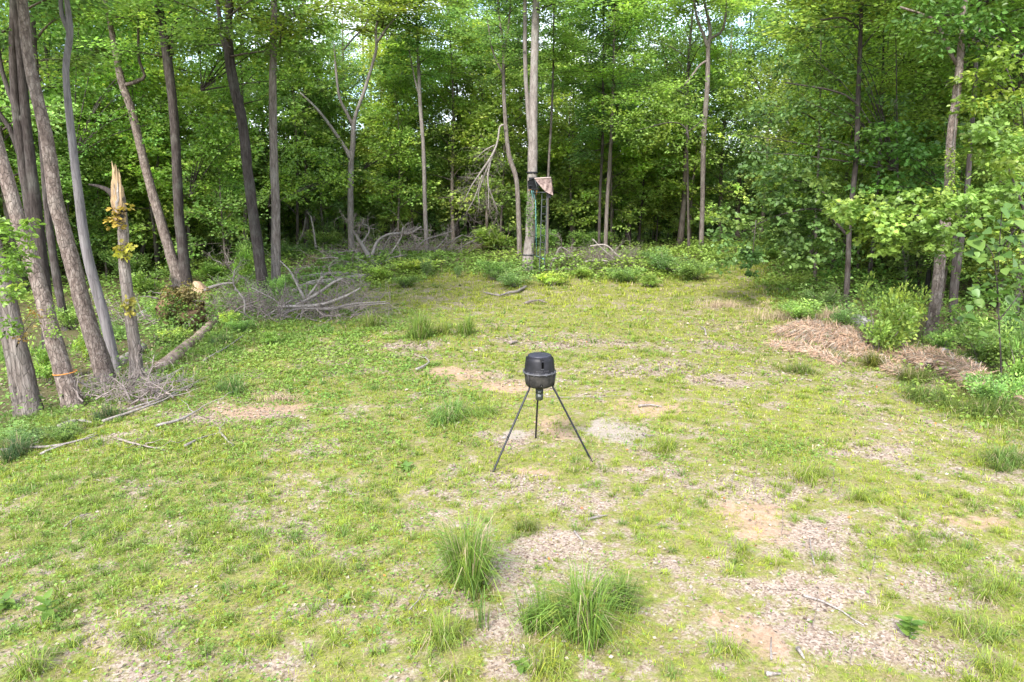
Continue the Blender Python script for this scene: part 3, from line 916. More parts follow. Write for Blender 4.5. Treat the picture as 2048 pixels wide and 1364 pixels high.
# ------------------------------------------------------------------ the trees one can point to
def trunk_points(px, Y=None, sink=0.2):
    """[(px, py, width)...] from the foot up, standing at the depth of its foot -> points, radii"""
    p0 = at(px[0][0], px[0][1])
    if Y is None: Y = p0[1]
    P, R = [], []
    for i, (a, b, wd) in enumerate(px):
        q = pt(a, b, Y)
        if i == 0: q = np.array([q[0], Y, min(q[2], float(gh(q[0], Y)))])
        P.append(q); R.append(0.95 * wd / 2 / F * depth(q) * math.cos(math.atan((a - 1024) / F)))
    P, R = np.array(P), np.array(R)
    d = unit(P[1] - P[0])
    P = np.vstack([P[0] - d * sink, P]); R = np.concatenate([[R[0] * 1.15], R])
    return P, R


def hero_tree(label, px, bark, limbs=(), Y=None, up=8.0, crown=None, name='tree', cat='tree', rough=0.09, flare=0.32, seg=18):
    """limbs: pixel polylines (px, py, width[, dY]); crown: (variant, base z, top z, radius)"""
    P, R = trunk_points(px, Y)
    Y = P[1][1]
    loc = P[1].copy()
    if up and px[-1][1] <= 5:
        d = unit(P[-1] - P[-2]); d = unit(d * np.array([0.6, 0.6, 1]))
        P = np.vstack([P, P[-1] + d * up * 0.5, P[-1] + d * up]); R = np.concatenate([R, [R[-1] * 0.7, R[-1] * 0.25]])
    PR = spline(np.column_stack([P, R]), 0.22 if Y < 22 else 0.4)
    P, R = PR[:, :3], np.maximum(PR[:, 3], 0.006)
    hgt = np.linalg.norm(P - P[0], axis=1)
    R = R * (1 + flare * np.exp(-hgt / (R[0] * 1.5 + 0.01)))
    s = int(abs(px[0][0] * 7 + px[0][1])) % 997
    o = thing(name, label, cat, loc)
    g = Geo().tube(P, R, seg, rough, s)
    link('trunk', g.build('trunk', bark, True, loc), o)
    for L in limbs:
        q = np.array([np.append(pt(a[0], a[1], Y + (a[3] if len(a) > 3 else 0)), a[2] / 2 / F * (Y / 0.98) * math.cos(math.atan((a[0] - 1024) / F))) for a in L])
        q = spline(q, 0.35)
        link('limb', Geo().tube(q[:, :3], np.maximum(q[:, 3], 0.008), 9, rough, s + 3).build('limb', bark, True, loc), o)
    if crown:
        v, zb, zt, rad = crown
        _, lm, fm, (h0, h1, Rv) = CROWNS[v]
        sz = (zt - zb) / (h1 - h0); sx = rad / Rv
        zc = min(zb + 2, P[-1][2])
        k = int(np.argmin(np.abs(P[:, 2] - zc)))
        off = (P[k][0] - loc[0], P[k][1] - loc[1], zb - h0 * sz - loc[2])
        a = random.random() * 6.28
        link('branches', lm, o, off, a, (sx, sx, sz))
        link('crown', fm, o, off, a, (sx, sx, sz))
    return o, P, R


T = {}
T['A'] = hero_tree('slim brown trunk leaving the frame at the far left edge beside the thick furrowed trunk',
                   [(40, 835, 27), (24, 735, 24), (8, 655, 23), (-30, 480, 22), (-75, 250, 20), (-120, 0, 17)], M_BARK, crown=(1, 9, 17, 3.0))
T['B'] = hero_tree('thick furrowed trunk half hidden by leaves at the left edge',
                   [(64, 830, 50), (46, 740, 46), (28, 655, 43), (6, 560, 40), (-40, 380, 36), (-110, 0, 30)], M_BARK, crown=(2, 9.5, 19, 3.4))
T['C'] = hero_tree('leaning brown trunk with an orange twine band round it',
                   [(148, 815, 44), (128, 752, 41), (110, 690, 40), (79, 572, 37), (38, 447, 35), (4, 322, 33), (-70, 80, 28), (-95, 0, 26)], M_BARK_PLATED, crown=(5, 9.5, 19, 3.6))
T['D'] = hero_tree('tall brown trunk leaning left just beside the bare grey trunk',
                   [(215, 770, 44), (200, 715, 40), (180, 656, 39), (146, 531, 37), (113, 405, 34), (94, 280, 30), (60, 130, 27), (44, 0, 25), ], M_BARK_PLATED, crown=(0, 9.5, 18, 3.4))
T['E'] = hero_tree('bare smooth grey trunk with no bark between two brown trunks',
                   [(234, 745, 22), (209, 635, 24), (175, 510, 23), (155, 370, 20), (139, 231, 17), (132, 139, 15), (140, 66, 16), (134, 0, 12)], M_SNAG, up=3.5, rough=0.04,
                   limbs=[[(141, 68, 12), (124, 30, 9), (121, -10, 8), (110, -90, 4)]])
T['F'] = hero_tree('shaded double trunk with two thin limbs behind the leaning left trees',
                   [(100, 700, 30), (90, 572, 27), (71, 405, 26), (54, 250, 22), (42, 120, 20), (32, 0, 18)], M_BARK_DARK,
                   limbs=[[(66, 370, 13), (54, 345, 13), (36, 300, 12), (20, 257, 11), (0, 228, 10), (-30, 160, 7)], [(52, 255, 13), (28, 210, 11), (10, 160, 10), (0, 120, 9), (-14, 0, 6)],
                          [(92, 590, 22), (60, 420, 22), (40, 280, 20), (27, 130, 18), (28, 0, 15)]], crown=(3, 9, 17, 3))
T['G'] = hero_tree('thin straight dark trunk seen behind the tall leaning trunk', [(133, 660, 19), (113, 552, 19), (97, 440, 17), (84, 280, 14), (70, 100, 11), (64, 0, 10)], M_BARK_DARK, crown=(1, 8, 18, 3))
T['I'] = hero_tree('leaning rough trunk with a pale crooked side branch',
                   [(366, 582, 30), (345, 520, 25), (330, 470, 22), (294, 346, 20), (264, 224, 18), (244, 165, 17), (228, 82, 14), (214, 16, 12), (208, -20, 9)], M_BARK_PLATED, up=0,
                   limbs=[[(250, 170, 8), (266, 166, 8), (280, 160, 8), (290, 152, 6), (280, 125, 6), (277, 90, 5), (277, 40, 4), (279, -40, 3)], [(216, 22, 8), (226, 0, 7), (236, -60, 5)]], crown=(4, 12, 18, 2.6))
T['J'] = hero_tree('straight blackish trunk standing next to the leaning rough trunk',
                   [(374, 582, 26), (363, 470, 23), (358, 429, 22), (350, 264, 20), (341, 165, 20), (327, 66, 21), (316, 0, 20)], M_BARK_DARK,
                   limbs=[[(344, 110, 6), (346, 60, 7), (351, 45, 6), (364, 32, 5)]], crown=(0, 10.5, 20, 3.4))
T['K'] = hero_tree('smooth dark trunk bending gently, in front of the pale rough trunk',
                   [(530, 596, 27), (522, 540, 25), (510, 455, 23), (497, 350, 22), (485, 247, 22), (470, 180, 22), (459, 115, 22), (457, 50, 18), (460, 0, 16)], M_BARK_DARK,
                   limbs=[[(458, 112, 12), (446, 80, 10), (440, 40, 9), (432, -20, 6)]], crown=(2, 9.5, 19, 3.6))
T['L'] = hero_tree('straight pale rough trunk right of the smooth dark trunk',
                   [(553, 588, 22), (552, 520, 20), (552, 429, 19), (547, 297, 17), (546, 180, 17), (547, 80, 15), (548, 0, 13)], M_BARK, limbs=[[(549, 80, 7), (570, 40, 5), (600, 15, 4), (640, -40, 3)]], crown=(4, 10, 19, 3.0))
T['M'] = hero_tree('pale forked tree with a low limb reaching left', [(702, 492, 13), (701, 430, 13), (702, 340, 12), (706, 285, 11), (707, 255, 10), (712, 228, 7), (730, 178, 7), (746, 125, 6), (753, 95, 6), (752, 55, 5), (768, 0, 3)],
                   M_BARK_PALE, Y=46.0, up=3, seg=12,
                   limbs=[[(702, 318, 10), (690, 295, 7), (672, 268, 6), (657, 247, 6), (634, 218, 5), (600, 185, 3)], [(706, 252, 7), (693, 225, 6), (680, 198, 5), (674, 160, 5), (668, 90, 3)],
                          [(752, 88, 5), (775, 55, 4), (800, 25, 3), (815, 5, 3)], [(687, 100, 3), (708, 75, 3), (728, 55, 3), (740, 33, 2)]], crown=(4, 14.0, 20, 4.0))
T['N'] = hero_tree('thin straight pale trunk left of the hanging dead branch', [(853, 480, 10), (850, 400, 9), (847, 297, 8), (841, 220, 8), (838, 150, 7), (834, 60, 5), (830, 0, 4)], M_BARK_PALE, Y=47.0, seg=12,
                   limbs=[[(838, 190, 4), (828, 150, 3), (818, 100, 2)]], crown=(0, 12.0, 19, 3.4))
T['O'] = hero_tree('slightly crooked brown trunk left of the hunting stand', [(1040, 470, 11), (1036, 402, 10), (1031, 350, 10), (1018, 310, 10), (1010, 231, 8), (1007, 150, 7), (1007, 99, 6), (998, 30, 4), (996, 0, 4)], M_BARK, Y=41.0,
                   seg=12, limbs=[[(1007, 110, 5), (1016, 60, 4), (1022, 0, 3)], [(1006, 150, 4), (985, 100, 3), (975, 40, 2)]], crown=(3, 11, 17, 3))
T['P'] = hero_tree('tall thick trunk that carries the hunting stand', [(1054, 540, 25), (1059, 490, 21), (1062, 440, 20), (1065, 330, 20), (1067, 198, 17), (1070, 66, 16), (1072, 0, 14)], M_BARK_PALE,
                   limbs=[[(1063, 290, 11, .1), (1058, 240, 10, .3), (1053, 180, 8, .5), (1050, 99, 8, .6), (1050, 0, 7, .6), (1046, -120, 5, .6)]], crown=(0, 13.5, 21, 4.0))
T['Q'] = hero_tree('slender pole of a tree just right of the hunting stand', [(1094, 515, 7), (1095, 402, 6), (1098, 320, 5), (1102, 250, 5), (1106, 150, 4), (1108, 0, 3)], M_BARK, seg=10, up=3, crown=(1, 11, 16, 2.4))
T['R'] = hero_tree('grey trunk rising behind the right brush pile', [(1211, 492, 9), (1214, 412, 8), (1219, 330, 8), (1223, 260, 7), (1227, 150, 6), (1229, 0, 4)], M_BARK, Y=45.0, seg=12, crown=(5, 8.0, 18, 4.2))
T['S'] = hero_tree('dark trunk paired closely with the grey trunk behind the brush', [(1198, 490, 6), (1200, 400, 6), (1205, 280, 6), (1206, 150, 5), (1208, 0, 4)], M_BARK_DARK, Y=46.0, seg=10, crown=(3, 7, 16, 3.0))
T['T'] = hero_tree('tall tree with a three way fork against the bright sky', [(1402, 500, 11), (1405, 400, 10), (1407, 280, 11), (1415, 165, 10), (1416, 99, 9), (1420, 70, 8), (1418, 45, 7), (1408, 0, 5)], M_BARK, Y=44.5, seg=12, up=4,
                   limbs=[[(1415, 95, 7), (1408, 72, 6), (1395, 40, 5), (1388, 0, 4), (1384, -40, 3)], [(1419, 78, 5), (1434, 70, 5), (1446, 58, 5), (1452, 20, 4), (1453, -20, 3)], [(1413, 122, 5), (1400, 130, 4), (1385, 150, 4), (1368, 172, 3)]],
                   crown=(4, 15, 20, 3.2))
T['U'] = hero_tree('straight slim dark trunk inside the leafy right boughs', [(1691, 620, 14), (1696, 520, 12), (1699, 440, 11), (1712, 317, 12), (1716, 198, 11), (1721, 66, 9), (1724, 0, 8)], M_BARK_DARK, seg=14,
                   limbs=[[(1713, 208, 5), (1690, 190, 4), (1650, 178, 4), (1600, 170, 3), (1570, 165, 2)], [(1719, 60, 4), (1690, 36, 4), (1640, 40, 3)], [(1720, 100, 3), (1770, 40, 3), (1800, 20, 2)]], crown=(4, 10, 16, 3.2))
T['V'] = hero_tree('thick brown trunk at the right with a vine climbing it', [(1860, 676, 29), (1868, 620, 26), (1881, 517, 25), (1896, 396, 23), (1902, 280, 21), (1914, 181, 19), (1924, 66, 16), (1929, 0, 15)], M_BARK_PLATED,
                   limbs=[[(1916, 135, 7), (1895, 95, 8), (1880, 60, 7), (1862, 36, 6), (1800, 14, 4)], [(1918, 120, 5), (1960, 60, 4), (2000, 20, 3)]], crown=(4, 10.8, 17, 3.2))
T['W'] = hero_tree('double dark trunk just right of the thick vined trunk', [(1905, 642, 17), (1911, 570, 15), (1919, 508, 14), (1930, 420, 13), (1944, 250, 11), (1956, 60, 9), (1960, 0, 8)], M_BARK_DARK, limbs=[[(1901, 640, 13), (1906, 560, 11), (1910, 490, 9), (1916, 380, 7)]], crown=(5, 9.5, 17, 3.2))
T['Y'] = hero_tree('short leaning trunk behind the light green shrub', [(1734, 585, 9), (1739, 540, 8), (1745, 500, 8), (1752, 420, 7), (1762, 250, 6), (1770, 0, 4)], M_BARK_DARK, seg=10, crown=(1, 7, 15, 2.8))
T['Z'] = hero_tree('pale sapling with a low fork among the right hand trunks', [(1813, 590, 8), (1812, 540, 7), (1808, 510, 6), (1804, 479, 6), (1798, 400, 5), (1790, 200, 3)], M_BARK_PALE, seg=10, limbs=[[(1812, 540, 5), (1817, 505, 5), (1821, 470, 4), (1826, 380, 3)]], up=0)
T['X'] = hero_tree('black stub of a trunk left of the thick vined trunk', [(1852, 605, 12), (1856, 560, 11), (1861, 514, 10), (1866, 470, 7)], plain('black_wood', (0.012, 0.011, 0.01), 0.8, 0.2, 0.3), seg=12, up=0, name='tree_stub', cat='stump')  # near-black wood colour over the whole stub
T['AA'] = hero_tree('pale mottled trunk at the right edge behind the large leaves', [(2030, 625, 15), (2036, 575, 14), (2044, 515, 13), (2050, 420, 13), (2062, 250, 11), (2075, 0, 9)], M_BARK_PALE, crown=(2, 9.5, 17, 3.2))
for lb, pts_ in [('thin black trunk in the middle shade behind the bright hanging boughs', [(757, 470, 9), (754, 400, 8), (748, 320, 7), (742, 200, 5), (740, 0, 4)]),
                 ('narrow brown trunk just left of the thin black one', [(741, 470, 6), (737, 400, 6), (733, 297, 6), (728, 180, 5), (724, 0, 4)]),
                 ('dark trunk directly left of the pale forked tree', [(690, 480, 6), (690, 400, 5), (689, 300, 5), (686, 120, 4), (684, 0, 3)]),
                 ('black slender trunk left of the thin straight pale trunk', [(806, 470, 6), (808, 380, 5), (810, 290, 5), (811, 215, 5), (812, 100, 4), (812, 0, 3)]),
                 ('lone dark trunk deep in shade right of the stand', [(1137, 470, 7), (1136, 400, 7), (1134, 300, 5), (1134, 100, 4), (1132, 0, 3)]),
                 ('brown trunk behind the fallen tree crown', [(612, 500, 11), (614, 440, 10), (612, 300, 8), (608, 100, 6), (606, 0, 5)]),
                 ('dark upright trunk left of the shaded grass lane', [(1378, 512, 7), (1377, 470, 6), (1376, 400, 5), (1374, 250, 4)]),
                 ('thin dark trunk right of the shaded grass lane', [(1630, 568, 8), (1631, 500, 7), (1634, 400, 6), (1640, 200, 4), (1643, 0, 3)]),
                 ('slim brown trunk second behind the light green shrub', [(1715, 545, 6), (1718, 470, 5), (1724, 350, 4), (1730, 100, 3)]),
                 ('grey trunk leaning right far behind the stump at left', [(390, 500, 7), (378, 420, 6), (370, 370, 6), (352, 250, 4), (340, 100, 3)]),
                 ('pale crooked sapling between the snapped stump and rough trunk', [(275, 545, 9), (285, 500, 9), (299, 440, 8), (308, 380, 7), (318, 300, 5), (322, 200, 3)]),
                 ('brown upright trunk left of the smooth dark trunk', [(489, 545, 9), (490, 440, 8), (490, 400, 7), (486, 250, 6), (480, 0, 4)])]:
    hero_tree(lb, pts_, M_BARK_FAR, seg=9, rough=0.05, crown=(random.randint(0, 5), 7.5 + random.random() * 2, 16 + 3 * random.random(), 2.8) if pts_[-1][1] == 0 else None)

# snapped stump with splintered top
P, R = trunk_points([(276, 768, 34), (272, 720, 29), (267, 677, 27), (251, 552, 25), (247, 490, 25), (246, 455, 25), (241, 425, 26)])
loc = P[1].copy(); YH = P[1][1]
stump = thing('snapped_stump', 'snapped trunk with a splintered orange top and yellowish leaves', 'stump', loc)
PR = spline(np.column_stack([P, R]), 0.15)
link('trunk', Geo().tube(PR[:, :3], PR[:, 3] * (1 + 0.25 * np.exp(-np.linalg.norm(PR[:, :3] - PR[0, :3], axis=1) / 0.3)), 18, 0.08, 5).build('trunk', M_BARK, True, loc), stump)
for bx, by, tx, ty, wd, m, dy in [(233, 440, 226, 320, 9, M_SPLINT, -0.08), (239, 440, 232, 330, 10, M_SPLINT, -0.1), (238, 440, 235, 352, 12, M_SPLINT, -0.02), (230, 430, 229, 336, 4, M_BARK, -0.1), (236, 430, 229, 326, 4, M_SPLINT, -0.13), (243, 430, 240, 338, 5, M_SPLINT, -0.1), (234, 430, 237, 362, 6, M_DEAD, -0.12), (244, 440, 238, 345, 8, M_SPLINT, -0.06), (228, 430, 224, 352, 6, M_SPLINT, 0.0),
                                  (248, 445, 241, 362, 9, M_SPLINT, -0.06), (250, 450, 246, 385, 9, M_BARK, -0.04), (253, 455, 247, 372, 7, M_BARK, 0.05), (240, 440, 236, 380, 20, M_SPLINT, 0.06)]:
    a, b = pt(bx, by, YH + dy), pt(tx, ty, YH + dy)
    r0 = wd / 2 / F * YH
    tt = np.linspace(0, 1, 7)[:, None]
    q = a + (b - a) * tt + RNG.normal(scale=0.012, size=(7, 3))
    link('splinter', Geo().tube(q, r0 * np.array([1, 1, 1, .92, .8, .55, .08]), 6, 0.15, bx).build('splinter', m, False, loc), stump)
q = np.array([pt(*a, YH + 0.1) for a in [(240, 415), (228, 392), (215, 380), (195, 372), (178, 369)]])
link('broken_limb', Geo().tube(spline(q, 0.1), np.linspace(0.10, 0.02, len(spline(q, 0.1))), 8, 0.1, 3).build('broken_limb', M_BARK_DARK, True, loc), stump)
q = np.array([pt(*a, YH - 0.2) for a in [(281, 705), (280, 697), (278, 689)]])
link('branch_stub', Geo().tube(q, [0.02, 0.05, 0.03], 7).build('branch_stub', M_BARK_DARK, True, loc), stump)


def foliage(name, label, cat, pts, n, rad, leaf, base, shape='oval', flat=0.5, yellow=0.0, parent=None, group=None, var=0.25, stems=None, droop=0.3):
    """leaf sprays at pixel places (px, py, Y); a thing, or a part of parent"""
    rng = np.random.default_rng(abs(hash_str(label or name)) % 100000)
    CP = np.array([pt(*p) for p in pts])
    c = CP.mean(0) if parent is None else np.array(parent.location)
    args = leaves_from_clusters(rng, CP, n, rad, leaf, base, flat, None, yellow, var, droop, 1.5)
    me = leaf_mesh('foliage', args[0] - c, *args[1:], shape, M_LEAF_NEAR)
    if parent is not None:
        return link(name, me, parent)
    if stems is None:
        return tag(link(name, me, None, c), label, cat, group)
    o = thing(name, label, cat, c, group)
    link('foliage', me, o)
    for s in stems:
        q = spline(np.array([pt(*a[:3]) for a in s]), 0.15)
        link('stem', Geo().tube(q, np.linspace(s[0][3], s[-1][3], len(q)), 6).build('stem', M_BARK_DARK, True, c), o)
    return o


def hash_str(s):
    h = 7
    for ch in s: h = (h * 131 + ord(ch)) % 1000003
    return h


foliage('vine', 'yellow and orange leaves clinging to the splintered stump top', 'vine', [(226, 420, YH - .15), (232, 436, YH - .2), (240, 425, YH - .25), (222, 445, YH - .1), (252, 415, YH - .1), (236, 450, YH - .25)], 16, 0.11, 0.11, (0.20, 0.15, 0.03), 'star', 0.9, 0.2, var=0.5)
foliage('vine', 'yellow green leaf tuft halfway up the snapped trunk', 'vine', [(240, 492, YH - .25), (250, 500, YH - .25), (258, 490, YH - .2), (245, 510, YH - .2)], 14, 0.11, 0.12, (0.22, 0.21, 0.035), 'star', 0.8, 0.3)
foliage('vine', 'olive leaf tuft low on the snapped trunk', 'vine', [(252, 610, YH - .25), (258, 600, YH - .25), (264, 612, YH - .2), (258, 622, YH - .2)], 14, 0.09, 0.10, (0.17, 0.16, 0.03), 'star', 0.9, 0.2)
YC = at(148, 815)[1]
foliage('vine', 'patch of green vine leaves on the trunk with the orange band', 'vine', [(98, 630, YC - .25), (102, 645, YC - .25), (106, 660, YC - .25), (112, 668, YC - .25), (100, 668, YC - .25), (104, 618, YC - .22)], 22, 0.085, 0.055, (0.12, 0.19, 0.035), 'oval', 1.0, 0.4)
# twine band
cpos = np.array([pt(130, 745, YC)])[0]
ring = np.array([[cpos[0] + 0.222 * math.cos(t), cpos[1] + 0.222 * math.sin(t), cpos[2] + 0.02 * math.cos(t)] for t in np.linspace(0, 2 * math.pi, 26)])
tag(link('twine_band', Geo().tube(ring, 0.012, 5, cap=False).build('twine_band', M_ORANGE, True, cpos), None, cpos), 'orange twine tied round the leaning brown trunk', 'twine')

# ------------------------------------------------------------------ boughs and sprays in front of the wood
rngb = np.random.default_rng(5)


def bough(label, pxs, Y, n, rad, leaf, base, shape='oval', yellow=0.2, stems=None, cat='branch', jitter=0.5, name='bough', flat=0.35, group=None):
    pts_ = []
    for (a, b) in pxs: pts_.append((a, b, Y + rngb.normal() * jitter))
    if stems is None:
        xs = np.array(pts_); stems = []
        side = 1 if xs[:, 0].mean() > 1024 else -1
        root = (xs[:, 0].mean() + side * (np.ptp(xs[:, 0]) * 0.45 + 10), xs[:, 1].max() + 15, Y + 0.6)
        for k in range(max(3, len(pts_) // 6)):
            e_ = pts_[(k * 5) % len(pts_)]
            stems.append([(*root, 0.035 if Y > 15 else 0.012), (root[0] * 0.5 + e_[0] * 0.5, root[1] * 0.35 + e_[1] * 0.65, Y + 0.2, 0.02), (*e_, 0.008 if Y > 15 else 0.004)])
    return foliage(name, label, cat, pts_, n, rad, leaf, base, shape, flat, yellow, None, group, 0.22, stems)


def scatter_px(x0, y0, x1, y1, k):
    return [(x0 + (x1 - x0) * rngb.random(), y0 + (y1 - y0) * rngb.random()) for _ in range(k)]


MAPLE = (0.125, 0.20, 0.045)
Ym = 17.0
mp = []
for (cx_, cy_, rx_, ry_, k) in [(1860, 430, 130, 45, 46), (1760, 450, 60, 30, 16), (1720, 420, 60, 18, 12), (1960, 420, 90, 45, 30), (1830, 480, 90, 30, 20), (1680, 412, 40, 12, 6),
                                (2010, 300, 60, 50, 20), (1960, 265, 50, 25, 10), (2020, 380, 40, 30, 10)]:
    for _ in range(k):
        a = rngb.random() * 6.28; r = math.sqrt(rngb.random())
        mp.append((cx_ + rx_ * r * math.cos(a), cy_ + ry_ * r * math.sin(a)))
bough('bright yellow green maple boughs spreading in front of the vined trunk', mp, Ym, 30, 0.30, 0.13, MAPLE, 'star', 0.25,
      stems=[[(2090, 700, 17.6, .07), (2085, 560, 17.5, .06), (2060, 470, 17.3, .05), (1980, 440, 17.1, .03), (1860, 430, 17, .018), (1760, 440, 17, .01)],
             [(2068, 490, 17.4, .045), (2040, 400, 17.2, .03), (2010, 320, 17, .015)], [(1980, 440, 17.1, .02), (1900, 475, 17, .012), (1820, 485, 16.9, .008)]], name='maple_sapling', cat='sapling')
bough('deep green maple boughs arching over the shaded grass lane', scatter_px(1440, 400, 1700, 530, 60) + scatter_px(1500, 330, 1690, 420, 40), 27, 34, 0.55, 0.17, (0.08, 0.14, 0.042), 'star', 0.1,
      stems=[[(1694, 470, 26.4, .06), (1640, 420, 26.8, .04), (1560, 430, 27, .03), (1470, 470, 27, .012)], [(1694, 420, 26.4, .05), (1620, 370, 27, .03), (1540, 350, 27, .015)]])
bough('small dark leafy bough drooping to the grass lane', scatter_px(1492, 500, 1515, 550, 12), 26, 30, 0.22, 0.13, (0.035, 0.07, 0.018), 'star', 0.0, stems=[[(1512, 440, 26, .02), (1506, 500, 26, .015), (1500, 552, 26, .006)]])
bough('leafy boughs of the slim dark trunk high on the right', scatter_px(1530, 10, 1800, 250, 62) + scatter_px(1460, 200, 1700, 330, 34), 26, 28, 0.55, 0.16, (0.065, 0.12, 0.034), 'oval', 0.05)
bough('sunlit yellow green boughs beside the vined trunk high at the right', scatter_px(1930, 90, 2048, 220, 26), 20, 34, 0.42, 0.16, (0.13, 0.19, 0.035), 'oval', 0.3)
bough('mid green boughs hanging in the upper right corner', scatter_px(1800, 0, 2060, 110, 46), 20.5, 34, 0.5, 0.16, (0.06, 0.12, 0.026), 'oval', 0.15)
bough('green boughs between the two right trunks', scatter_px(1720, 230, 1900, 380, 56), 25, 30, 0.5, 0.15, (0.06, 0.125, 0.028), 'star', 0.1)
bough('leaves hanging in front of the trunks at the left edge', scatter_px(-10, 440, 62, 520, 16) + scatter_px(-10, 520, 45, 600, 14) + scatter_px(0, 640, 30, 680, 3), 12.0, 30, 0.15, 0.085, (0.10, 0.165, 0.03), 'oval', 0.1, jitter=0.2,
      stems=[[(-60, 560, 12, .02), (-10, 500, 12, .012), (40, 470, 12, .005)], [(-60, 600, 12.1, .015), (20, 570, 12.1, .006)]])
bough('orange and brown leaves on a low branch between the left trunks', scatter_px(40, 595, 80, 680, 8), 13.0, 10, 0.13, 0.07, (0.13, 0.10, 0.03), 'oval', 0.2, jitter=0.15)
bough('bright boughs hanging low left of the pale forked tree', scatter_px(540, 330, 690, 400, 34) + scatter_px(560, 280, 680, 330, 18), 36, 34, 0.62, 0.17, (0.10, 0.17, 0.03), 'rhomb', 0.35)
bough('bright maple boughs right of the pale forked tree', scatter_px(725, 255, 815, 325, 24), 48, 34, 0.7, 0.20, (0.11, 0.18, 0.03), 'rhomb', 0.3)
bough('layered light green boughs right of the stand', scatter_px(1230, 190, 1395, 250, 30) + scatter_px(1240, 250, 1400, 300, 30), 41, 36, 0.75, 0.18, (0.11, 0.175, 0.035), 'rhomb', 0.3, flat=0.2,
      stems=[[(1378, 280, 40, .05), (1370, 255, 40, .04), (1340, 245, 40, .03), (1270, 262, 40, .015)], [(1370, 268, 40, .04), (1400, 245, 40, .02), (1420, 230, 40, .01)]])
bough('sunlit boughs in the upper middle right of the tall forked tree', scatter_px(1440, 120, 1540, 240, 36), 38, 34, 0.7, 0.17, (0.12, 0.185, 0.03), 'rhomb', 0.3)
bough('airy bright green boughs at the upper left', scatter_px(400, 30, 660, 170, 60), 31, 34, 0.6, 0.15, (0.10, 0.18, 0.03), 'rhomb', 0.3)
bough('green boughs beside the rough leaning trunk at the upper left', scatter_px(150, 20, 320, 300, 66), 34, 34, 0.65, 0.16, (0.075, 0.15, 0.03), 'rhomb', 0.2)
bough('yellow green boughs left of the straight pale rough trunk', scatter_px(385, 230, 500, 380, 36), 36, 34, 0.65, 0.16, (0.10, 0.175, 0.03), 'rhomb', 0.4)

bough('mid green boughs filling the shade behind the large leaved sapling', scatter_px(1890, 480, 2060, 690, 40), 19, 30, 0.4, 0.11, (0.08, 0.145, 0.03), 'oval', 0.2)
bough('green maple boughs between the slim dark trunk and the vined trunk', scatter_px(1600, 470, 1840, 600, 46), 29, 28, 0.55, 0.15, (0.07, 0.135, 0.03), 'star', 0.15)
bough('pale green sprays at the right edge above the maple boughs', scatter_px(1960, 200, 2060, 420, 26), 19.5, 30, 0.4, 0.13, (0.10, 0.165, 0.035), 'oval', 0.25)
bough('airy light green boughs between the pale forked tree and the stand trunk', scatter_px(640, 10, 1040, 230, 44), 56, 30, 0.85, 0.19, (0.10, 0.155, 0.03), 'rhomb', 0.25)
bough('airy green boughs high between the stand and the three way forked tree', scatter_px(1085, 0, 1400, 200, 44), 52, 30, 0.85, 0.19, (0.09, 0.15, 0.03), 'rhomb', 0.2)
bough('airy green boughs right of the three way forked tree, under the sky gap', scatter_px(1425, 95, 1560, 230, 30), 50, 34, 0.85, 0.19, (0.11, 0.165, 0.035), 'rhomb', 0.25)
bough('airy green boughs at the top left of the stand trunk', scatter_px(830, 40, 1000, 230, 24), 58, 34, 0.9, 0.2, (0.10, 0.16, 0.035), 'rhomb', 0.2)
# the large leaved plant at the right edge: every leaf a part
big = np.array([[0, 0, 0], [0.05, 0.34, 0.04], [0.36, 0.42, 0.06], [0.75, 0.22, 0.03], [1.0, 0, -0.06], [0.75, -0.22, 0.03], [0.36, -0.42, 0.06], [0.05, -0.34, 0.04], [0.45, 0, -0.02]])
bigT = [[0, 8, 1], [1, 8, 2], [2, 8, 3], [3, 8, 4], [4, 8, 5], [5, 8, 6], [6, 8, 7], [7, 8, 0]]
big_me = [mesh('leaf', big[:, [0, 1, 2]], None, bigT, np.tile(c, (9, 1)), M_LEAF_NEAR, True) for c in ((0.105, 0.19, 0.045), (0.08, 0.155, 0.038), (0.14, 0.225, 0.05))]
Yb = 14.0
pl = thing('large_leaved_sapling', 'sapling with very large pale green leaves at the right edge', 'sapling', at(2004, 800))
bl = np.array(pl.location)
for s in ([(2004, 800, Yb + 0.4, .018), (2000, 690, Yb + .1, .016), (1995, 580, Yb, .013), (2000, 470, Yb, .01), (2005, 410, Yb, .008)], [(1996, 590, Yb, .015), (1985, 510, Yb - .1, .01), (1950, 470, Yb - .2, .006)],
          [(2000, 500, Yb, .012), (2030, 460, Yb + .1, .008), (2060, 440, Yb + .1, .005)], [(1998, 640, Yb, .014), (2030, 600, Yb, .01), (2055, 560, Yb, .006)]):
    q = spline(np.array([pt(*a[:3]) for a in s]), 0.1)
    link('stem', Geo().tube(q, np.linspace(s[0][3], s[-1][3], len(q)), 6).build('stem', M_BARK_DARK, True, bl), pl)
spots = [(2005, 415, 26), (1942, 452, 26), (1945, 480, 38), (1975, 430, 22), (2025, 470, 24), (2010, 450, 24), (1985, 490, 18), (1935, 503, 20), (2000, 480, 22), (1970, 460, 22),
         (1955, 540, 16), (1980, 530, 14), (2010, 545, 22), (1950, 568, 22), (1968, 556, 16), (1990, 555, 22), (1975, 590, 26), (1955, 598, 20), (2000, 582, 22), (1930, 630, 22), (1950, 640, 24), (1975, 640, 26),
         (1965, 622, 18), (2002, 620, 20), (2030, 520, 22), (2040, 490, 24), (2035, 440, 22), (2044, 420, 24), (2020, 590, 20), (1990, 515, 20), (2040, 560, 20), (1940, 610, 16), (1985, 660, 22), (1958, 665, 18),
         (2012, 505, 20), (2048, 530, 22), (1995, 440, 18), (2022, 630, 18), (2046, 610, 20), (1968, 510, 16)]
rngl = np.random.default_rng(3)
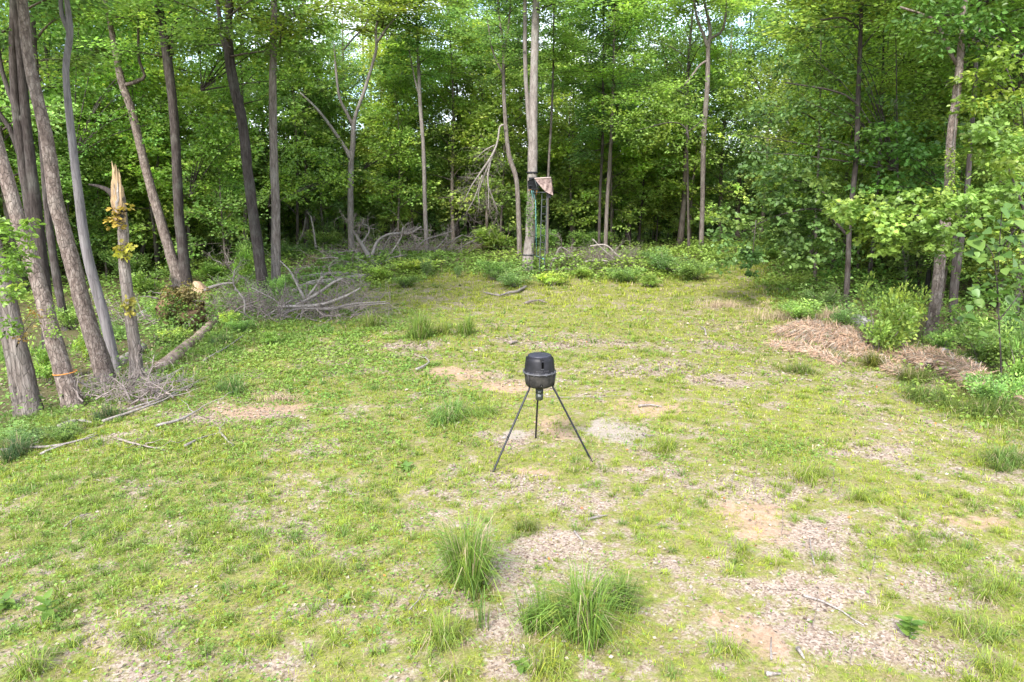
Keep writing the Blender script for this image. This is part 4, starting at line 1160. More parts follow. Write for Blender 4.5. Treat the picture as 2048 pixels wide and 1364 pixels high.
for i, (a, b, s) in enumerate(spots + [(a + rngl.normal() * 18, b + rngl.normal() * 20, s * 0.8) for a, b, s in spots * 3]):
    q = pt(a, b, Yb + rngl.normal() * 0.15) - bl
    lf = link('leaf', big_me[i % 3], pl, q)
    L = s / F * Yb * 1.05
    lf.scale = (L, L, L)
    lf.rotation_euler = (rngl.normal() * 0.4 + 0.15, 0.3 + rngl.normal() * 0.35, -1.57 + rngl.normal() * 1.1)

# ------------------------------------------------------------------ woodland trees behind
FRONT = np.array([(-900, 640), (0, 600), (250, 560), (450, 522), (600, 503), (900, 488), (1040, 498), (1200, 498), (1400, 498), (1480, 500), (1640, 560), (1800, 600), (1950, 640), (2200, 680), (2900, 730)])
rngt = np.random.default_rng(2)
placed = [np.array([p[1][0][0], p[1][0][1]]) for p in T.values()]
spots = []
for _ in range(9000):
    y = math.sqrt(rngt.random() * (66 ** 2 - 22 ** 2) + 22 ** 2)
    x = (rngt.random() * 2 - 1) * (0.86 * y + 3)
    p = np.array([x, y, float(gh(x, y))])
    a, b = proj(p)
    if b > np.interp(a, FRONT[:, 0], FRONT[:, 1]) - 4: continue
    if 1405 < a < 1585 and y < 62: continue
    if 1440 < a < 1830 and y < 36: continue
    q = p[:2]
    gap = 3.7 if y < 55 else 4.6
    if any(abs(q[0] - s[0]) < gap and np.hypot(*(q - s)) < gap for s in placed): continue
    placed.append(q); spots.append((x, y, a))
    if len(spots) >= 235: break
for a, y in ((1436, 57), (1478, 60), (1522, 58), (1560, 62), (905, 52), (950, 57), (820, 55)):
    spots.append(((a - 1024) / F * y * 0.985, y, a))
spots.sort(key=lambda s: s[1])
woods_group = 'leafy trees of the wood behind the clearing'
MARKS = [(-400, 'beyond the left edge trunks'), (40, 'behind the thick furrowed left trunk'), (135, 'behind the bare smooth grey trunk'), (250, 'behind the rough leaning trunk'), (340, 'behind the straight blackish trunk'),
         (480, 'behind the smooth dark bending trunk'), (552, 'behind the straight pale rough trunk'), (640, 'left of the pale forked tree'), (710, 'behind the pale forked tree'), (845, 'behind the thin straight pale trunk'),
         (940, 'behind the hanging dead branch'), (1065, 'behind the hunting stand trunk'), (1150, 'just right of the hunting stand'), (1225, 'behind the grey trunk at the brush pile'), (1320, 'left of the tall three way forked tree'), (1415, 'behind the tall three way forked tree'),
         (1500, 'at the end of the shaded grass lane'), (1620, 'right of the shaded grass lane'), (1712, 'behind the straight slim dark trunk'), (1820, 'left of the thick vined trunk'), (1905, 'behind the thick vined trunk'), (2000, 'behind the large leaved sapling'), (2500, 'beyond the right edge of the clearing')]
LOOK = ['green broad crowned', 'yellowish green low branched', 'tall bare stemmed', 'dark green bushy', 'light yellow green', 'wide spreading green']
RANK = ['nearest', 'second nearest', 'third nearest', 'fourth nearest', 'fifth nearest', 'sixth nearest']


def mark_labels(items, noun, looks):
    """items: (x, y, variant) sorted by depth -> labels; only the first few behind every landmark can be told apart"""
    cnt = {}; out = []
    for x, y, v in items:
        a, _ = proj(np.array([x, y, float(gh(x, y))]))
        m = min(MARKS, key=lambda q: abs(q[0] - a))[1]
        k = cnt.get(m, 0); cnt[m] = k + 1
        out.append('%s %s, %s %s' % (looks[v], noun, RANK[k], m) if k < 6 else None)
    return out


tv = [rngt.integers(0, 6) for _ in spots]
for (x, y, a), v, lb in zip(spots, tv, mark_labels([(x, y, v) for (x, y, a), v in zip(spots, tv)], 'tree', LOOK)):
    tm, _, fm, (h0, h1, Rv) = CROWNS[v]
    s = (0.78 + 0.35 * rngt.random()) * (1 - 0.25 * float(sstep(50, 80, y)))
    o = thing('woodland_tree', lb or 'leafy tree deep in the wood, half hidden by the nearer trees', 'tree', (x, y, float(gh(x, y))), woods_group)
    o.rotation_euler[2] = rngt.random() * 6.28
    o.scale = (s, s, s)
    link('trunk', tm, o)
    link('crown', fm, o)
mids = []
for i in range(3000):
    a = -250 + 2600 * rngt.random()
    y = (49 if 450 < a < 1450 else 36) + 14 * rngt.random()
    x = (a - 1024) / F * y * 0.985
    if 1420 < a < 1580: continue
    if any(np.hypot(x - q[0], y - q[1]) < 3.4 for q in mids): continue
    mids.append((x, y))
    if len(mids) >= 60: break
mids.sort(key=lambda q: q[1])
tv = [rngt.integers(0, 3) for _ in mids]
for (x, y), v, lb in zip(mids, tv, mark_labels([(x, y, v) for (x, y), v in zip(mids, tv)], 'understory tree', ['fresh green', 'green', 'light yellow green'])):
    tm, _, fm, _h = SAPS[v]
    s = (1.35 + 0.5 * rngt.random()) * (1.0 if v else 1.1)
    o = thing('understory_tree', lb or 'small leafy tree deep in the wood, filling the gaps between trunks', 'tree', (x, y, float(gh(x, y))), 'small trees between the woodland trunks')
    o.rotation_euler[2] = rngt.random() * 6.28
    o.scale = (s, s, s * 0.9)
    link('trunk', tm, o); link('crown', fm, o)
sap_spots = []
for i in range(6000):
    y = math.sqrt(rngt.random() * (62 ** 2 - 20 ** 2) + 20 ** 2)
    x = (rngt.random() * 2 - 1) * (0.82 * y + 2)
    p = np.array([x, y, float(gh(x, y))])
    a, b = proj(p)
    fb = np.interp(a, FRONT[:, 0], FRONT[:, 1])
    if b > fb - 6: continue
    if 1400 < a < 1590 and y < 60: continue
    if b < fb - 34 and i % 3: continue                # thickest along the edge
    if any(np.hypot(x - q[0], y - q[1]) < 2.0 for q in sap_spots): continue
    sap_spots.append((x, y))
    if len(sap_spots) >= 220: break
sap_spots.sort(key=lambda q: q[1])
tv = [rngt.integers(0, 3) for _ in sap_spots]
for (x, y), v, lb in zip(sap_spots, tv, mark_labels([(x, y, v) for (x, y), v in zip(sap_spots, tv)], 'sapling', ['fresh green', 'green', 'light yellow green'])):
    tm, _, fm, _h = SAPS[v]
    s = 0.55 + 0.55 * rngt.random()
    o = thing('sapling', lb or 'leafy sapling deep in the wood under the taller trees', 'sapling', (x, y, float(gh(x, y))), 'saplings under the woodland trees')
    o.rotation_euler[2] = rngt.random() * 6.28
    o.scale = (s, s, s)
    link('trunk', tm, o); link('crown', fm, o)

# ------------------------------------------------------------------ shrubs along the edge
for args in [(1755, 715, 130, 130, 0, 'broad light green shrub left of the thick vined trunk'), (1800, 690, 90, 110, 2, 'pale green shrub close against the thick vined trunk'),
             (1965, 735, 140, 95, 1, 'leafy shrub in front of the double dark trunk'), (2035, 780, 110, 110, 0, 'round green shrub at the right edge below the large leaves'),
             (1995, 815, 110, 70, 1, 'low shrub round the foot of the large leaved sapling'), (1925, 690, 90, 70, 0, 'leafy shrub between the double trunk and the large leaves'), (1600, 640, 90, 40, 1, 'dim low shrub between the lane and the straw mound'), (2040, 725, 70, 130, 3, 'dark shrub at the right edge behind the round green one'), (1690, 655, 70, 45, 3, 'small dull shrub in front of the grey old stump'),
             (1650, 620, 80, 50, 3, 'dim shrub left of the straight slim dark trunk'), (1885, 705, 70, 50, 1, 'low shrub right of the thick vined trunk foot'),
             (1335, 545, 130, 55, 3, 'wide dark shrub mass right of the brush pile'), (1390, 560, 110, 50, 1, 'shrub at the left side of the grass lane'), (1255, 565, 90, 38, 1, 'green shrub in front of the right brush pile'),
             (1300, 575, 70, 30, 0, 'low bright shrub at the meadow edge right of centre'), (1125, 480, 110, 60, 0, 'fresh green shrub behind the stand ladder'), (1165, 555, 70, 26, 0, 'small shrub right of the ladder foot'), (1105, 572, 80, 30, 2, 'bright shrub at the foot of the ladder'),
             (1030, 575, 110, 42, 3, 'dark green shrub left of the ladder foot'), (985, 560, 90, 50, 1, 'green shrub further left of the ladder foot'), (1000, 500, 120, 50, 0, 'pale shrub behind the hanging dead branch'),
             (855, 555, 36, 52, 3, 'small dark conical shrub in the bright weeds'), (830, 545, 110, 30, 2, 'bright yellow green weeds beside the dark conical shrub'), (770, 560, 80, 36, 0, 'leafy weeds at the end of the fallen log'),
             (810, 575, 70, 28, 1, 'green weeds right of the fallen log'), (915, 555, 22, 34, 3, 'tiny dark shrub right of the conical one'), (945, 470, 90, 60, 3, 'dark shrub under the hanging dead branch'),
             (495, 575, 60, 90, 0, 'shrub climbing left of the smooth dark trunk'), (560, 600, 44, 50, 1, 'shrub at the foot of the pale rough trunk'), (640, 500, 80, 40, 1, 'shrub left of the fallen tree crown'),
             (590, 520, 70, 40, 3, 'dim shrub behind the pale rough trunk'), (425, 560, 90, 36, 0, 'weedy shrub right of the straight blackish trunk'), (300, 590, 100, 50, 0, 'green shrub in front of the rough leaning trunk'),
             (250, 560, 90, 60, 1, 'shrub behind the snapped trunk'), (325, 660, 60, 60, 1, 'plants hanging over the hollow of the rootball'), (345, 690, 60, 30, 2, 'broad leaved weed below the rootball'),
             (235, 680, 70, 40, 3, 'grassy shrub behind the bare grey trunk foot'), (180, 720, 70, 70, 0, 'large leaved weed between the banded and tall left trunks'), (95, 770, 90, 80, 0, 'leafy weed behind the banded trunk'),
             (150, 660, 70, 60, 1, 'dark weed behind the tall left trunk'), (30, 760, 60, 80, 1, 'leafy shrub between the two trunks at the left edge'), (60, 890, 110, 36, 3, 'dark sedge tuft below the left edge trunks'), (130, 880, 70, 30, 1, 'leafy weeds right of the dark sedge tuft'),
             (480, 668, 60, 30, 1, 'green weed at the left of the brush tangle'), (535, 690, 50, 28, 0, 'fresh weed below the brush tangle'), (455, 655, 40, 30, 2, 'broad leaved weed beside the fallen log'),
             (1090, 500, 60, 50, 1, 'vine covered shrub behind the stand trunk'), (1540, 520, 60, 26, 0, 'bright shrub at the far end of the grass lane'), (1180, 500, 90, 40, 1, 'shrub behind the right brush pile')]:
    add_shrub(*args)

# ------------------------------------------------------------------ dead wood
def ground_stick(label, px, wpx, m=M_DEAD, lift=0.0, forks=0, name='fallen_branch', cat='branch', taper=0.35, rough=0.08, seg=7, group=None):
    P = np.array([at(a, b) for a, b in px])
    R0 = (1.25 if wpx < 10 else 1.0) * wpx / 2 / F * depth(P[0])
    PP = spline(np.column_stack([P, np.linspace(R0, R0 * taper, len(P))]), 0.14)
    P, R = PP[:, :3], np.maximum(PP[:, 3], 0.004)
    s = hash_str(label)
    rng = np.random.default_rng(s)
    wig = np.cumsum(rng.normal(scale=0.008, size=P.shape), 0); wig[:, 2] = 0
    P = P + wig
    P[:, 2] = gh(P[:, 0], P[:, 1]) + R * 0.75 + (0.035 if wpx < 12 else 0) + lift * np.sin(np.linspace(0.1, 3.0, len(P)))
    c = P[len(P) // 2].copy()
    if not forks:
        return tag(link(name, Geo().tube(P, R, seg, rough, s % 97).build(name, m, True, c), None, c), label, cat, group)
    o = thing(name, label, cat, c, group)
    link('stem', Geo().tube(P, R, seg, rough, s % 97).build('stem', m, True, c), o)
    for k in range(forks):
        i = int(len(P) * (0.25 + 0.65 * (k + rng.random()) / forks)); i = min(i, len(P) - 2)
        d = unit(P[i + 1] - P[i]); sd_ = np.cross(d, [0, 0, 1]) * (1 if k % 2 else -1)
        L = 0.25 + 0.5 * rng.random()
        q = P[i] + np.linspace(0, 1, 6)[:, None] * L * (0.6 * d + 0.8 * sd_ + np.array([0, 0, 0.15 + 0.25 * rng.random()])) + rng.normal(scale=0.02, size=(6, 3))
        q[0] = P[i]; q[:, 2] = np.maximum(q[:, 2], gh(q[:, 0], q[:, 1]) + 0.01)
        link('twig', Geo().tube(q, np.linspace(R[i] * 0.6, 0.003, 6), 5).build('twig', m, True, c), o)
    return o


for a in [('long grey stick lying up the left bank, lower of the pair', [(205, 849), (308, 816), (381, 776)], 5, M_DEAD, 0.05, 3),
          ('thin grey stick just above the long one on the left bank', [(255, 825), (330, 802), (400, 766)], 4, M_DEAD, 0.05, 2),
          ('forked stick lying near the rusty dirt patch', [(310, 858), (352, 848), (385, 832), (410, 813)], 5, M_DEAD, 0.03, 2),
          ('long pale stick running in from the left edge', [(-10, 907), (103, 899), (172, 882), (192, 874)], 5, M_DEAD, 0.02, 2),
          ('slim stick crossing the pale one at the left edge', [(81, 914), (120, 900), (160, 885)], 4, M_DEAD, 0.03, 0),
          ('short thick pale branch under the left bank', [(118, 861), (140, 851), (161, 846), (182, 850)], 9, M_DEAD, 0.0, 0),
          ('thin twiggy branch in the grass below the left bank', [(240, 884), (286, 897), (335, 905)], 4, M_TWIG, 0.02, 5),
          ('pale stick pointing at the rusty dirt patch', [(370, 898), (403, 882), (447, 869)], 5, M_DEAD, 0.0, 1),
          ('short bent twig beside the pale stick', [(441, 871), (453, 884), (466, 897)], 4, M_DEAD, 0.0, 0),
          ('straight stick lying from the grass toward the brush tangle', [(408, 726), (462, 695), (512, 656)], 4, M_DEAD, 0.03, 0),
          ('grey weathered branch leaning behind the snapped trunk', [(270, 642), (298, 628), (318, 618), (332, 612)], 9, M_STONE, 0.1, 0),
          ('thin fallen pole behind the bare grey trunk', [(214, 608), (246, 588)], 4, M_DEAD, 0.1, 0),
          ('crooked grey branch lying on the far grass in mid clearing', [(1052, 577), (1034, 588), (1018, 590), (999, 595), (965, 588)], 5, M_DEAD, 0.03, 2),
          ('short grey branch left of the bare clay', [(832, 744), (852, 734), (857, 726), (845, 713)], 5, M_DEAD, 0.0, 1),
          ('pale twig right of the feeder on the clay', [(1277, 817), (1300, 814), (1322, 817)], 4, M_DEAD, 0.0, 0),
          ('long straw thin stick behind the feeder leg', [(1090, 797), (1170, 797), (1262, 794)], 1.2, M_DEAD, 0.0, 0),
          ('small pale stick on the litter path', [(1172, 1048), (1190, 1042), (1211, 1038)], 5, M_DEAD, 0.0, 0),
          ('curved twig lying on the pale litter path', [(1152, 1070), (1160, 1080), (1168, 1090)], 4, M_DEAD, 0.0, 0),
          ('upright lying straight pale twig in the right litter', [(1630, 1136), (1625, 1108), (1621, 1079)], 3, M_DEAD, 0.0, 0),
          ('long thin pale twig across the right foreground', [(1605, 1198), (1665, 1220), (1722, 1256)], 4, M_DEAD, 0.0, 0),
          ('straight pale twig near the bottom edge, on the clay', [(1541, 1328), (1542, 1282)], 4, M_DEAD, 0.0, 0),
          ('stubby piece of bark near the bottom edge', [(1594, 1306), (1612, 1328)], 10, M_DEAD, 0.0, 0),
          ('pale stick at the bottom edge under the clay patch', [(1530, 1357), (1560, 1354)], 8, M_DEAD, 0.0, 0),
          ('thin twig in the grass at the lower left', [(128, 1060), (150, 1040), (180, 1030)], 3, M_TWIG, 0.0, 0),
          ('fine dry stalk leaning left of the big grass clump', [(822, 1225), (840, 1205), (852, 1180)], 3, M_DEAD, 0.0, 0),
          ('small dark stick behind the feeder on thin grass', [(1020, 690), (1030, 688), (1036, 684)], 5, M_TWIG, 0.0, 1),
          ('twiggy bit of brush near the far edge of the meadow', [(1050, 610), (1075, 606), (1095, 608)], 4, M_TWIG, 0.05, 4),
          ('bare stick on the grass before the shaded lane', [(1412, 673), (1408, 662), (1400, 655)], 3, M_DEAD, 0.03, 1),
          ('dark twig right of the pale gravel patch', [(1285, 872), (1298, 875), (1310, 874)], 5, M_TWIG, 0.0, 0)]:
    ground_stick(a[0], a[1], a[2], a[3], a[4], a[5])
LOG = plain('barkless_red_log', (0.24, 0.165, 0.125), 0.85, 0.2, 0.4, 4, 0.5, (0.40, 0.30, 0.245))
ground_stick('big pinkish barkless log lying up the left bank', [(318, 748), (352, 720), (388, 690), (432, 650), (478, 622)], 26, LOG, 0, 0, 'fallen_log', 'log', 0.8, 0.08, 14)
ground_stick('grey log lying behind the foot of the snapped trunk', [(226, 738), (250, 726), (268, 714), (284, 700)], 22, M_DEAD, 0, 0, 'fallen_log', 'log', 0.85, 0.08, 14)
ground_stick('short pale grey log on the grass edge right of the snapped trunk', [(296, 778), (328, 764), (366, 742)], 11, M_DEAD, 0, 0, 'fallen_log', 'log', 0.6, 0.08, 12)
ground_stick('long weathered log below the fallen tree crown', [(752, 557), (700, 564), (668, 570), (620, 577), (588, 590)], 11, M_DEAD, 0.1, 0, 'fallen_log', 'log', 0.9, 0.08, 12)
ground_stick('slim log lying behind the long weathered log', [(740, 560), (650, 562), (586, 564)], 7, M_DEAD, 0.25, 0, 'fallen_log', 'log', 0.7, 0.08, 10)
ground_stick('dark rotting log at the right edge of the woods', [(2060, 742), (2030, 722), (1990, 690), (1965, 668)], 14, M_BARK_DARK, 0.1, 0, 'fallen_log', 'log', 0.7, 0.1, 10)
ground_stick('old dark log across the forest floor at the left', [(290, 565), (330, 552), (350, 548)], 8, M_BARK_DARK, 0.1, 0, 'fallen_log', 'log', 0.9, 0.1, 10)
ground_stick('short broken log left of the grass lane', [(1332, 544), (1350, 546), (1364, 545)], 8, M_DEAD, 0.05, 0, 'fallen_log', 'log', 0.9, 0.1, 10)


def dead_twigs(g, rng, p, d, L, r, lev, seg=4):
    n = 5
    q = [np.array(p, float)]
    d = np.array(d, float)
    for _ in range(n):
        d = unit(d + rng.normal(scale=0.2, size=3)); q.append(q[-1] + d * L / n)
    q = np.array(q)
    q[:, 2] = np.maximum(q[:, 2], gh(q[:, 0], q[:, 1]) + 0.01)
    g.tube(q, np.linspace(r, max(r * 0.3, 0.003), n + 1), seg, cap=False)
    if lev > 0:
        for k in range(rng.integers(2, 5)):
            i = rng.integers(1, n)
            nd = unit(d + rng.normal(scale=0.75, size=3))
            dead_twigs(g, rng, q[i], nd, L * (0.4 + 0.3 * rng.random()), r * 0.55, lev - 1, 4 if r > 0.01 else 3)


def brush(name, label, cat, stems, Y, twigs, twig_area, twig_len, seed, m=M_DEAD, thick=0.8):
    """stems: pixel polylines (px, py, width, dY) that each become a branch; twigs: fine dead growth between them"""
    rng = np.random.default_rng(seed)
    pts_ = [[np.append(pt(a[0], a[1], Y + (a[3] if len(a) > 3 else 0)), thick * a[2] / 2 / F * Y) for a in s] for s in stems]
    c = np.mean([p[0][:3] for p in pts_], 0) if pts_ else at(twig_area[0], twig_area[1])
    o = thing(name, label, cat, c)
    for s in pts_:
        q = spline(np.array(s), 0.2)
        q[:, :2] += np.cumsum(rng.normal(scale=0.006, size=(len(q), 2)), 0)
        q[:, 2] = np.maximum(q[:, 2], gh(q[:, 0], q[:, 1]) + 0.01)
        link('branch', Geo().tube(q[:, :3], np.maximum(q[:, 3], 0.007), 8, 0.08, seed).build('branch', m, True, c), o)
    g = Geo()
    for s in pts_:
        q = spline(np.array(s), 0.5)
        for _ in range(max(3, int(len(q) * 0.9))):
            i = rng.integers(len(q) // 3, len(q))
            d = unit(q[min(i + 1, len(q) - 1), :3] - q[i - 1, :3] + rng.normal(scale=0.6, size=3))
            dead_twigs(g, rng, q[i, :3], d, twig_len * (0.6 + 0.6 * rng.random()), max(0.012, q[i, 3] * 0.5), 2)
    x0, y0, x1, y1 = twig_area
    for _ in range(twigs):
        p = at(x0 + (x1 - x0) * rng.random(), y0 + (y1 - y0) * rng.random())
        d = np.array([rng.normal(), rng.normal() * 0.6, 0.25 + 0.35 * rng.random()])
        dead_twigs(g, rng, p + np.array([0, 0, 0.05 + 0.15 * rng.random()]), unit(d), twig_len * (0.6 + 0.9 * rng.random()), 0.011 + 0.012 * rng.random(), 2)
    tw = link('twigs', g.build('twigs', M_TWIG, False, c), o)
    tw['kind'] = 'stuff'
    return o


Yf = at(750, 535)[1]
brush('fallen_tree', 'fallen grey tree with a forked trunk and bare limbs raised behind the log', 'fallen tree',
      [[(752, 532, 17), (742, 518, 16), (730, 500, 12, .5), (716, 476, 8, 1), (704, 457, 5, 1.2), (702, 443, 3, 1.2)], [(744, 512, 8), (756, 482, 7, .5), (781, 468, 6, .5), (820, 466, 5, .5), (843, 453, 3, .5)],
       [(781, 508, 5, .5), (795, 488, 5, .5), (803, 472, 5, .5), (806, 455, 3, .5)], [(722, 488, 5, .8), (738, 464, 4, 1), (736, 452, 3, 1), (726, 449, 2, 1)], [(740, 532, 9), (724, 522, 7), (710, 513, 5)],
       [(736, 531, 6), (716, 526, 5), (697, 525, 5), (669, 515, 4), (642, 517, 3)], [(757, 531, 5), (772, 522, 4), (787, 515, 4), (806, 511, 3)], [(751, 530, 8), (733, 540, 8), (716, 545, 7), (669, 556, 6), (624, 562, 6), (590, 564, 5)],
       [(752, 520, 4, 1), (768, 495, 3, 1), (777, 478, 3, 1), (795, 455, 2, 1)]], Yf, 14, (700, 520, 860, 500), 1.0, 1)
brush('brush_pile', 'heap of bare twigs and branches behind the fallen tree', 'brush pile',
      [[(830, 500, 5), (850, 480, 4), (880, 470, 3), (905, 462, 2)], [(880, 508, 5), (900, 485, 4), (925, 470, 3)], [(620, 505, 5), (680, 505, 6), (720, 500, 5)], [(870, 500, 4), (893, 475, 3), (896, 460, 2)], [(905, 505, 3), (930, 490, 3), (950, 480, 2)]],
      at(850, 508)[1], 150, (690, 515, 930, 498), 0.95, 2)
brush('brush_pile', 'tangle of bleached branches in front of the two middle trunks', 'brush pile',
      [[(556, 613, 6), (600, 612, 6), (646, 608, 6), (693, 591, 5), (720, 576, 3)], [(590, 613, 6), (638, 586, 6), (669, 564, 5), (690, 556, 3)], [(610, 598, 6), (596, 570, 4), (580, 541, 3), (560, 522, 2)], [(614, 596, 5), (630, 575, 4), (646, 552, 3)],
       [(560, 632, 6), (590, 640, 6), (620, 658, 5), (640, 670, 3)], [(556, 640, 5), (590, 618, 5), (660, 618, 5), (700, 608, 4), (770, 603, 2)], [(500, 660, 5), (540, 640, 5), (580, 616, 4)], [(494, 662, 5), (490, 630, 4), (488, 600, 4), (468, 570, 3), (470, 540, 2)],
       [(494, 662, 4), (520, 640, 4), (550, 622, 3), (585, 600, 2)], [(560, 628, 4), (556, 605, 3), (530, 590, 2), (500, 575, 2)], [(600, 645, 4), (604, 620, 4), (600, 600, 3)], [(640, 618, 4), (700, 612, 3), (780, 606, 2)]],
      at(600, 640)[1], 130, (470, 648, 760, 600), 0.85, 3, M_DEAD, 1.05)
brush('brush_pile', 'pile of pale brushwood right of the stand ladder', 'brush pile',
      [[(1095, 545, 5), (1110, 515, 4), (1122, 495, 4), (1140, 505, 3), (1152, 525, 3)], [(1100, 520, 5), (1130, 512, 5), (1160, 520, 4), (1175, 535, 3)], [(1180, 492, 3), (1210, 490, 4), (1230, 505, 3), (1245, 520, 2)], [(1160, 525, 4), (1200, 520, 4), (1235, 530, 3)],
       [(1088, 548, 3), (1150, 540, 2.5), (1245, 533, 2)], [(1185, 478, 3), (1205, 498, 3), (1230, 520, 2)]],
      at(1150, 540)[1] + 0.5, 140, (1110, 538, 1270, 520), 1.0, 4)
brush('brush_pile', 'low drift of thin grey sticks at the foot of the left trunks', 'brush pile',
      [[(140, 830, 5), (200, 805, 5), (290, 780, 4), (350, 762, 3)], [(160, 838, 4), (240, 808, 4), (320, 770, 3)], [(230, 800, 5), (262, 770, 5), (276, 745, 4)]], at(230, 800)[1], 46, (160, 818, 350, 780), 0.6, 5, M_TWIG)
brush('brush_pile', 'grey twiggy brush left of the smooth dark trunk', 'brush pile', [[(455, 640, 4), (480, 615, 4), (520, 600, 3)]], at(470, 640)[1], 36, (400, 640, 530, 610), 0.9, 6, M_TWIG)
brush('brush_pile', 'thin grey brush lying behind the tan straw mound', 'brush pile', [], at(1770, 675)[1], 34, (1750, 690, 1790, 665), 0.7, 7, M_TWIG)
brush('brush_pile', 'low twigs on the forest floor left of the rootball', 'brush pile', [], at(270, 645)[1], 30, (210, 655, 320, 640), 0.9, 8, M_TWIG)
brush('dead_sapling', 'small bleached dead tree with crooked limbs behind the rootball', 'dead tree', [[(445, 560, 7), (448, 545, 6), (452, 534, 5), (466, 526, 3), (474, 512, 2)], [(450, 536, 4), (440, 524, 3), (428, 520, 2), (418, 505, 2)], [(452, 534, 4), (458, 520, 2), (450, 505, 2)]], at(445, 560)[1], 10, (420, 560, 470, 552), 0.6, 9)
YO = T['O'][1][0][1] - 0.4
brush('hanging_branch', 'bleached dead branch hanging broken from the crooked brown trunk', 'branch',
      [[(1008, 250, 5), (1000, 254, 5), (995, 285, 5), (984, 313, 6), (962, 345, 5), (945, 370, 3), (930, 400, 2)], [(984, 315, 5), (968, 355, 4), (958, 385, 3), (960, 410, 2)], [(980, 325, 5), (975, 365, 4), (985, 395, 3), (995, 425, 2)], [(975, 345, 4), (978, 380, 3), (978, 420, 2)],
       [(965, 350, 3), (950, 395, 2), (935, 425, 2)], [(990, 290, 3), (970, 300, 2), (955, 315, 2)]], YO, 0, (960, 480, 980, 470), 1.4, 10, M_DEAD, 0.75)
brush('pale_snag', 'pale broken pole leaning behind the middle trunks', 'dead tree', [[(632, 500, 5), (628, 470, 5), (621, 432, 3)], [(592, 495, 3), (606, 465, 3), (612, 435, 2)]], at(632, 508)[1], 0, (0, 0, 1, 1), 0.5, 11)


# ------------------------------------------------------------------ rootball, tan stump, straw mounds
def lump(P, R, seed, rough=0.22, seg=20):
    return Geo().tube(P, R, seg, rough, seed)


c = at(372, 660)
dep = depth(c)
rb = thing('rootball', 'torn up rootball of orange earth with hanging plants', 'rootball', c)
rng = np.random.default_rng(70)
th = np.linspace(0, 2 * math.pi, 28, endpoint=False)
V = []; rings = 9
for i in range(rings):
    t = i / (rings - 1)
    for a in th:
        r = math.sin(math.pi * (0.12 + 0.86 * t) / 1.0) ** 0.7
        V.append((0.95 * r * math.cos(a) * (1 + 0.25 * (vnoise(np.array(math.cos(a) * 2 + 5), np.array(t * 5 + math.sin(a) * 2), 4) - 0.5) * 2), -0.75 + 1.3 * t, 0.95 + 0.95 * r * math.sin(a) * (1 + 0.3 * (vnoise(np.array(math.sin(a) * 3 + 9), np.array(t * 5), 6) - 0.5) * 2)))
V = np.array(V) * np.array([0.78, 0.9, 0.74]) + rng.normal(scale=0.085, size=(len(V), 3))
i = np.arange(rings - 1)[:, None] * 28; j = np.arange(28)[None]
Qb = np.stack([i + j, i + (j + 1) % 28, i + 28 + (j + 1) % 28, i + 28 + j], -1).reshape(-1, 4)
V = np.vstack([V, V[:28].mean(0), V[-28:].mean(0)])
k = np.arange(28)
Tb = np.vstack([np.stack([np.full(28, len(V) - 2), (k + 1) % 28, k], 1), np.stack([np.full(28, len(V) - 1), 28 * (rings - 1) + k, 28 * (rings - 1) + (k + 1) % 28], 1)])
link('earth', mesh('earth', V, Qb, Tb, None, M_CLAY, True), rb)
for n_ in range(16):
    a = rng.random() * 6.28
    d = unit(np.array([math.cos(a), -0.9 - rng.random(), math.sin(a) * 0.8]))
    q = np.array([0.6 * math.cos(a), -0.5, 0.95 + 0.6 * math.sin(a)]) + np.linspace(0, 1, 6)[:, None] * d * (0.4 + 0.5 * rng.random()) + rng.normal(scale=0.04, size=(6, 3))
    q[:, 2] = np.maximum(q[:, 2], 0.02)
    link('root', Geo().tube(q, np.linspace(0.035, 0.006, 6), 6).build('root', M_TWIG, True), rb)
foliage('plants', None, None, [(346 + 22 * rng.normal(), 628 + 24 * rng.normal(), c[1] - 0.85) for _ in range(60)], 18, 0.22, 0.085, (0.07, 0.12, 0.025), 'oval', 0.7, 0.3, rb)['kind'] = 'stuff'
foliage('dry_grass_fringe', None, None, [(368 + 22 * rng.normal(), 590 + 12 * rng.normal(), c[1] - 0.75 + 0.3 * rng.random()) for _ in range(40)], 20, 0.18, 0.10, (0.14, 0.12, 0.05), 'rhomb', 0.8, 0.2, rb)['kind'] = 'stuff'

c = at(404, 606)
r0 = 17 / F * depth(c)
ts = thing('torn_stump', 'short tan stump with torn bare wood beside the rootball', 'stump', c)
g = Geo().tube(np.array([[0, 0, -0.15], [0, 0, 0.2], [-0.05, 0, 0.5], [-0.12, 0, 0.75], [-0.2, 0.0, 0.95], [-0.3, 0, 1.05]]) * 0.9, np.array([1.25, 1.15, 1.0, 0.8, 0.5, 0.15]) * r0, 16, 0.2, 8)
link('wood', g.build('wood', plain('torn_tan_wood', (0.40, 0.25, 0.15), 0.8, 0.2, 0.3, 3, 0.7, (0.58, 0.40, 0.26), stretch=(8, 8, 2)), True), ts)
for dx, lean_ in ((0.2, 0.7), (0.1, 0.5)):
    q = np.array([[dx, -0.15, 0.55], [dx + lean_ * 0.6, -0.2, 0.75], [dx + lean_ * 1.4, -0.2, 0.9], [dx + lean_ * 2.0, -0.2, 0.92]])
    link('broken_limb', Geo().tube(spline(q, 0.15), np.linspace(0.09, 0.03, len(spline(q, 0.15))), 8, 0.1, 4).build('broken_limb', M_DEAD, True), ts)
    break

STRAWC = plain('matted_straw', (0.25, 0.175, 0.12), 0.95, 0.05, 0.45, 9, 0.9, (0.44, 0.33, 0.25))


